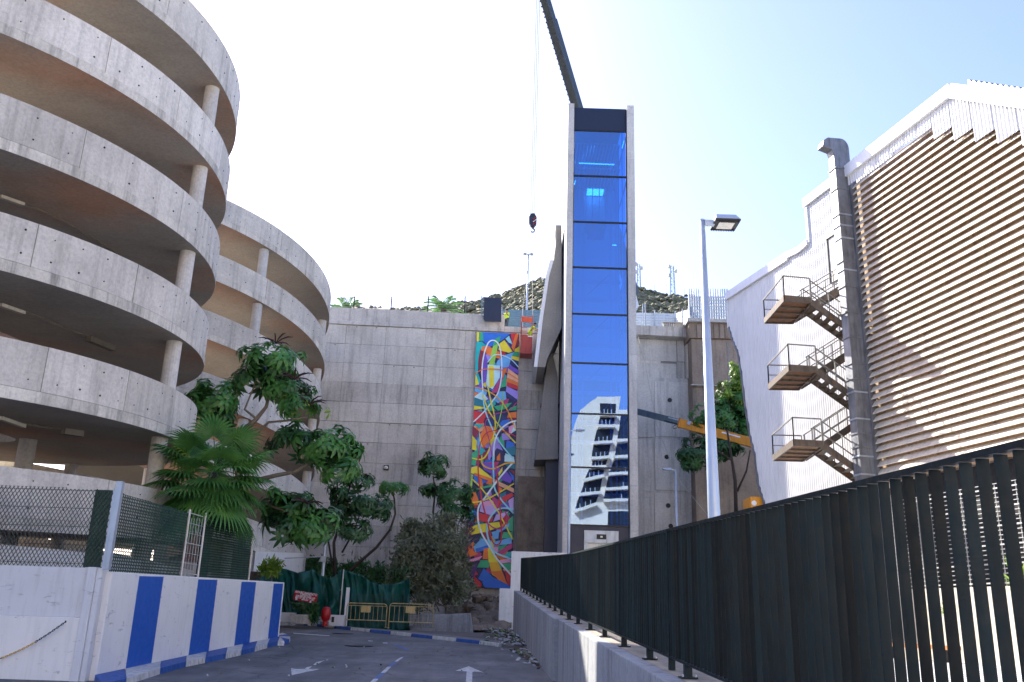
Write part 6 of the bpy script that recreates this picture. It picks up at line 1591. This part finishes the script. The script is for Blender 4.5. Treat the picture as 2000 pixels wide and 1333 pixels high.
# tree on the right
t5_ = thing('broadleaf_tree', tuple(P(1438, 1010, 54)), 'leafy tree with sunlit top behind the white hall edge and yellow boom', 'tree')
limb(t5_, [(1438, 1015), (1436, 940), (1428, 890), (1420, 840)], .13, .06, 54, M_bark2, 'trunk')
limb(t5_, [(1440, 960), (1458, 920), (1465, 880)], .07, .04, 54, M_bark2)
limb(t5_, [(1430, 900), (1400, 880), (1370, 895)], .06, .03, 54, M_bark2)
for (cx, cy_, rx, ry, n_, ms) in [(1437, 724, 12, 18, 9, ROSL), (1425, 765, 28, 22, 22, ROSL), (1445, 745, 16, 20, 12, ROSL), (1400, 815, 45, 38, 44, ROS), (1440, 790, 26, 30, 20, ROS + ROSL), (1365, 885, 42, 32, 34, ROSD), (1420, 870, 40, 30, 30, ROSD), (1350, 905, 22, 14, 12, ROSD), (1455, 830, 16, 30, 14, ROS)]:  # brighter leaves on top, darker below: sun and shade put into colour
    sd_ += 1; crown(t5_, cx, cy_, rx, ry, 57.5 if cx < 1460 else 57, int(n_ * 1.7), ms, .85, sd_)
# fan palm
def frond(t, c, az, el, L, R, seed, mat):
    rnd = random.Random(seed); d = Vector((math.cos(az) * math.cos(el), math.sin(az) * math.cos(el), math.sin(el)))
    hub = c + d * L - Z * L * .12; m = MB(); m.tube([c, c + d * L * .5 + Z * .02, hub], [.022, .018, .014], 5)
    s_ = d.cross(Z).normalized(); up = s_.cross(d).normalized(); n_ = 27
    for i in range(n_):
        a = (i / (n_ - 1) - .5) * R_(235); dd = (d * math.cos(a) + s_ * math.sin(a) + up * .10 * math.cos(a)).normalized(); LL = 1.15 * (1 - .25 * abs(i / (n_ - 1) - .5)) * rnd.uniform(.92, 1.08)
        w0_ = .034; sdv_ = (-d * math.sin(a) + s_ * math.cos(a)); vs = []
        for k, f in enumerate((0, .45, .75, 1.0)):
            p = hub + dd * LL * f - Z * LL * (.22 * f * f + (.35 * (f - .6) ** 2 if f > .6 else 0)) * (1.0 + .3 * abs(math.sin(a)))
            ww = (.014, .060, .036, .003)[k]
            vs += [p - sdv_ * ww + up * ww * .5, p, p + sdv_ * ww + up * ww * .5]
        m.add(vs, [(3 * k + q, 3 * k + q + 1, 3 * k + q + 4, 3 * k + q + 3) for k in range(3) for q in (0, 1)])
    return m.build('frond', mat, t, recalc=False)
FPY = 30.5
fpc = P(418, 925, FPY)
fp = thing('fan_palm', (fpc.x, FPY, ground(FPY)), 'bushy fan palm with drooping fronds spilling over the green netted fence', 'palm')
m = MB(); m.tube([(fpc.x, FPY, ground(FPY)), (fpc.x, FPY, fpc.z)], [.22, .16], 10); m.build('trunk', M_bark2, fp)
rnd = random.Random(4); n_ = 44
for i in range(n_):
    az = i * 2.399; el = R_(62) - R_(128) * (i / n_) ** .85; fr = frond(fp, fpc + Z * rnd.uniform(-.15, .25), az, el + rnd.uniform(-.1, .1), rnd.uniform(.95, 1.45), 0, i, M_lbright if i in (4, 9) else M_lpalm)
# feathery palms on the plateau
def feather_palm(cx, cy_, Y, L, label, n=16):
    c = P(cx, cy_, Y); t = thing('date_palm', (c.x, Y, 22.2), label, 'palm'); m = MB(); m.tube([(c.x, Y, 22.2), tuple(c)], .2, 8); m.build('trunk', M_bark2, t)
    rnd = random.Random(int(cx))
    for i in range(n):
        az = 2 * pi * i / n + rnd.uniform(-.2, .2); el = rnd.uniform(.1, 1.25); m = MB(); pts = []
        for k in range(8):
            f = k / 7; pts.append(c + Vector((math.cos(az) * math.cos(el) * L * f, math.sin(az) * math.cos(el) * L * f, math.sin(el) * L * f - .45 * L * f * f)))
        m.tube(pts, .03, 4); s_ = Vector((-math.sin(az), math.cos(az), 0))
        for k in range(1, 8):
            for h in (0, .5):
                p = pts[k - 1].lerp(pts[k], h)
                for sg in (1, -1):
                    q = p + s_ * sg * .38 * (1 - .5 * k / 8) + (pts[k] - pts[k - 1]).normalized() * .25 - Z * .05; m.add([p, p + (q - p) * .5 + Z * .06, q, p + (q - p) * .5 - Z * .03], [(0, 1, 2, 3)])
        m.build('frond', M_lpalm, t, recalc=False)
feather_palm(866, 604, 68, 2.1, 'spiky date palm showing above the retaining wall near the wire fence', 22)
feather_palm(676, 606, 68, 1.9, 'small palm crown peeping over the wall beside the farther spiral ramp', 14)
# grey bush
def leafcloud(t, name, blobs, mat, size, seed, per):
    rnd = random.Random(seed); m = MB()
    for (cx, cy_, rx, ry, Y, k) in blobs:
        k0 = (P(cx + 1, cy_, Y) - P(cx, cy_, Y)).length; c = P(cx, cy_, Y)
        nc = max(4, int(34 * k)); cs = []
        for _ in range(nc):
            v = Vector((rnd.gauss(0, 1), rnd.gauss(0, 1), rnd.gauss(0, 1))).normalized() * rnd.uniform(.3, 1.12)
            cs.append((c + Vector((v.x * rx * k0, v.y * rx * k0 * .8, v.z * ry * k0)), rnd.uniform(.10, .26) * min(rx, ry) * k0))
        for i in range(int(per * k)):
            q0, sg_ = cs[i % nc]; q = q0 + Vector((rnd.gauss(0, sg_), rnd.gauss(0, sg_), rnd.gauss(0, sg_)))
            d = Vector((rnd.gauss(0, 1), rnd.gauss(0, 1), rnd.gauss(.5, 1))).normalized(); s_ = d.cross(Vector((rnd.gauss(0, 1), rnd.gauss(0, 1), rnd.gauss(0, 1)))).normalized(); L = size * rnd.uniform(.6, 1.5)
            m.add([q, q + d * L * .5 + s_ * L * .16, q + d * L, q + d * L * .5 - s_ * L * .16], [(0, 1, 2, 3)])
    return m.build(name, mat, t, recalc=False, kind='stuff')
gbsh = thing('grey_bush', tuple(P(840, 1190, 53)), 'big tangled grey-green bush between the barriers and the mural', 'bush')
leafcloud(gbsh, 'foliage', [(835, 1075, 60, 48, 53, 1), (800, 1110, 42, 45, 52.5, .7), (870, 1100, 48, 60, 53, 1), (850, 1150, 62, 38, 53, 1), (900, 1130, 22, 50, 54, .5), (810, 1045, 30, 30, 53.5, .4), (870, 1035, 34, 26, 54, .4), (780, 1120, 24, 26, 52, .3)], M_lbush, .30, 8, 3600)
rnd = random.Random(31)
for i in range(34):
    x0, y0 = rnd.uniform(820, 870), rnd.uniform(1150, 1195); a = rnd.uniform(-1.1, 1.1); L = rnd.uniform(70, 145)
    pts = [(x0 + math.sin(a) * L * f + rnd.uniform(-3, 3), y0 - math.cos(a) * L * f + 14 * f * f * abs(a), 53 + rnd.uniform(-1.4, 1.0) * f) for f in (0, .3, .6, .85, 1)]
    limb(gbsh, pts, .035, .008, 53, M_bark, 'twig')
dbs = thing('dark_shrub', tuple(P(775, 1190, 51)), 'dark spiky shrub at the left foot of the grey bush', 'bush')
m = MB(); rnd = random.Random(17); c = P(778, 1130, 51)
for i in range(260):
    a = rnd.uniform(0, 2 * pi); e = rnd.uniform(-.4, 1.3); d = Vector((math.cos(a) * math.cos(e), math.sin(a) * math.cos(e), math.sin(e))); o = c + Vector((rnd.uniform(-.5, .5), rnd.uniform(-.4, .4), rnd.uniform(-1.3, .4)))
    leaflet(m, o, d, rnd.uniform(.5, .95), .06, .3)
m.build('foliage', M_lsch2, dbs, kind='stuff', recalc=False)
bg_ = thing('bougainvillea', tuple(P(915, 1150, 60)), 'thin pale purple climber overlapping the left edge of the mural', 'climber')
leafcloud(bg_, 'flowers', [(912, 1060, 8, 45, 61.8, .6), (908, 1110, 9, 30, 61.8, .4), (918, 1030, 7, 24, 61.8, .3)], M_lpink, .18, 5, 500)
leafcloud(bg_, 'foliage', [(905, 1060, 11, 60, 61.6, 1), (908, 1120, 14, 34, 61.6, 1)], M_lbush, .2, 6, 700)
limb(bg_, [(906, 1170), (910, 1120), (908, 1060), (914, 1020)], .04, .015, 61.7, M_bark, 'stem')
lcs = thing('citrus_shrub', tuple(P(530, 1135, 42)), 'small bright green shrub above the far end of the striped wall', 'shrub')
leafcloud(lcs, 'foliage', [(530, 1112, 22, 13, 41, 1)], M_lbright, .26, 78, 420)
limb(lcs, [(531, 1190), (530, 1140), (532, 1112)], .04, .02, 41, M_bark, 'stem')
pls = tag(bpy.data.objects.new('planter_shrub', None), 'dark trailing plants growing in the white planter box', 'plant'); COL.objects.link(pls); pls.location = (pl.x, 46.8, pz0 + .5)
leafcloud(pls, 'foliage', [(590, 1187, 20, 9, 46.8, .6), (612, 1190, 9, 16, 46.6, .5), (615, 1205, 7, 10, 46.5, .3)], M_lsch2, .2, 9, 600)
# dark hedge behind the tarp
hdg = thing('dark_shrub', tuple(P(735, 1200, 57)), 'dense dark undergrowth in shade behind the sagging green tarp', 'undergrowth')
leafcloud(hdg, 'foliage', [(720, 1130, 60, 26, 57, 1), (650, 1120, 40, 30, 57, .6), (780, 1150, 40, 30, 56, .6), (600, 1120, 40, 24, 56, .5)], M_lsch2, .32, 12, 2200)
# agaves on the terrace
for (x, y, lab, r) in ((1855, 1205, 'small bright agave on the terrace seen through the fence', .45), (1992, 1150, 'taller yellow-green yucca at the right edge seen through the fence', .9)):
    c = P(x, y, 22 if x > 1900 else 24); t = thing('agave', tuple(c), lab, 'plant'); m = MB(); rnd = random.Random(x)
    for i in range(40):
        a = rnd.uniform(0, 2 * pi); e = rnd.uniform(-.1, 1.3); leaflet(m, c, (math.cos(a) * math.cos(e), math.sin(a) * math.cos(e), math.sin(e)), r * rnd.uniform(.7, 1.1), .06, .12)
    m.build('leaf_cluster', M_lbright, t, kind='stuff', recalc=False)

# ================================================================== ROCK SLOPE AND LITTER
rk = thing('rock_slope', tuple(P(950, 1235, 50)), 'rough brown rock slope under the mural beside the street wall', 'rock')
rnd = random.Random(44)
def rock(c, r, mat, t, seed, name='boulder'):
    m = MB(); rr = random.Random(seed); n1, n2 = 7, 5; vs = [c - Z * r * .6]; 
    for j in range(1, n2):
        for i in range(n1):
            a = 2 * pi * i / n1; b = -pi / 2 + pi * j / n2; k = r * rr.uniform(.75, 1.2); vs.append(c + Vector((math.cos(a) * math.cos(b) * k, math.sin(a) * math.cos(b) * k, math.sin(b) * k * .75)))
    vs.append(c + Z * r * .7); fs = [(0, 1 + (i + 1) % n1, 1 + i) for i in range(n1)]
    for j in range(n2 - 2): fs += [(1 + j * n1 + i, 1 + j * n1 + (i + 1) % n1, 1 + (j + 1) * n1 + (i + 1) % n1, 1 + (j + 1) * n1 + i) for i in range(n1)]
    L_ = len(vs) - 1; fs += [(L_, 1 + (n2 - 2) * n1 + i, 1 + (n2 - 2) * n1 + (i + 1) % n1) for i in range(n1)]
    m.add(vs, fs); return m.build(name, mat, t)
m = MB(); vs = []; GX, GY = 26, 20
for j in range(GY + 1):
    for i in range(GX + 1):
        f = j / GY; Y = 48.8 + 13.3 * f; xa = P(868, 1200, Y).x; xb = P(1000, 1200, Y).x; x = xa + (xb - xa) * i / GX
        z = ground(Y) + .1 + 1.5 * (f ** .75) * (0.55 + .45 * min(1, i / 12)) + .9 * f ** .3 * mno.noise(Vector((x * .8, Y * .8, 1))) + .35 * f ** .3 * mno.noise(Vector((x * 2.4, Y * 2.4, 5)))
        vs.append((x, Y, z))
m.add(vs, [(j * (GX + 1) + i, j * (GX + 1) + i + 1, (j + 1) * (GX + 1) + i + 1, (j + 1) * (GX + 1) + i) for j in range(GY) for i in range(GX)])
m.build('slope_body', M_rock, rk)
for i in range(46):
    x, y = rnd.uniform(905, 990), rnd.uniform(1165, 1235); f = (1240 - y) / 90; Y = 49 + 10 * f; c = P(x, y, Y); rock(c, rnd.uniform(.15, .42), M_rock, rk, i)
lit = MB(); rnd = random.Random(6)
for i in range(620):
    f = rnd.random(); px_, py_ = 958 + 100 * f + rnd.gauss(0, 12 - 6 * f), 1232 + 62 * f + rnd.gauss(0, 7)
    if rnd.random() < .05: px_, py_ = rnd.uniform(400, 1010), rnd.uniform(1262, 1330)
    p = PG(px_, py_)
    if p.x > wall_x(p.y) - .05: p.x = wall_x(p.y) - rnd.uniform(.05, .3)
    r = rnd.uniform(.02, .09) if px_ > 940 else .025; a = rnd.uniform(0, 3); d = Vector((math.cos(a), math.sin(a), rnd.uniform(-.2, .5))) * r; e = Vector((-math.sin(a), math.cos(a), rnd.uniform(0, .4))) * r * .7
    c = p + Z * (.03 + r * .5 + (.15 if p.y > Ym else 0)); lit.obox(c, d, e, Z * .012 * rnd.uniform(.5, 2), rnd.choice((0, 0, 1, 2, 3, 4)))
lit.build('litter', [M_litter, M_bark2, M_rock, M_bark, M_lpalm], label='scattered litter and dry leaves in the gutter along the street wall', cat='litter', kind='stuff')
print('objects', len(bpy.data.objects))
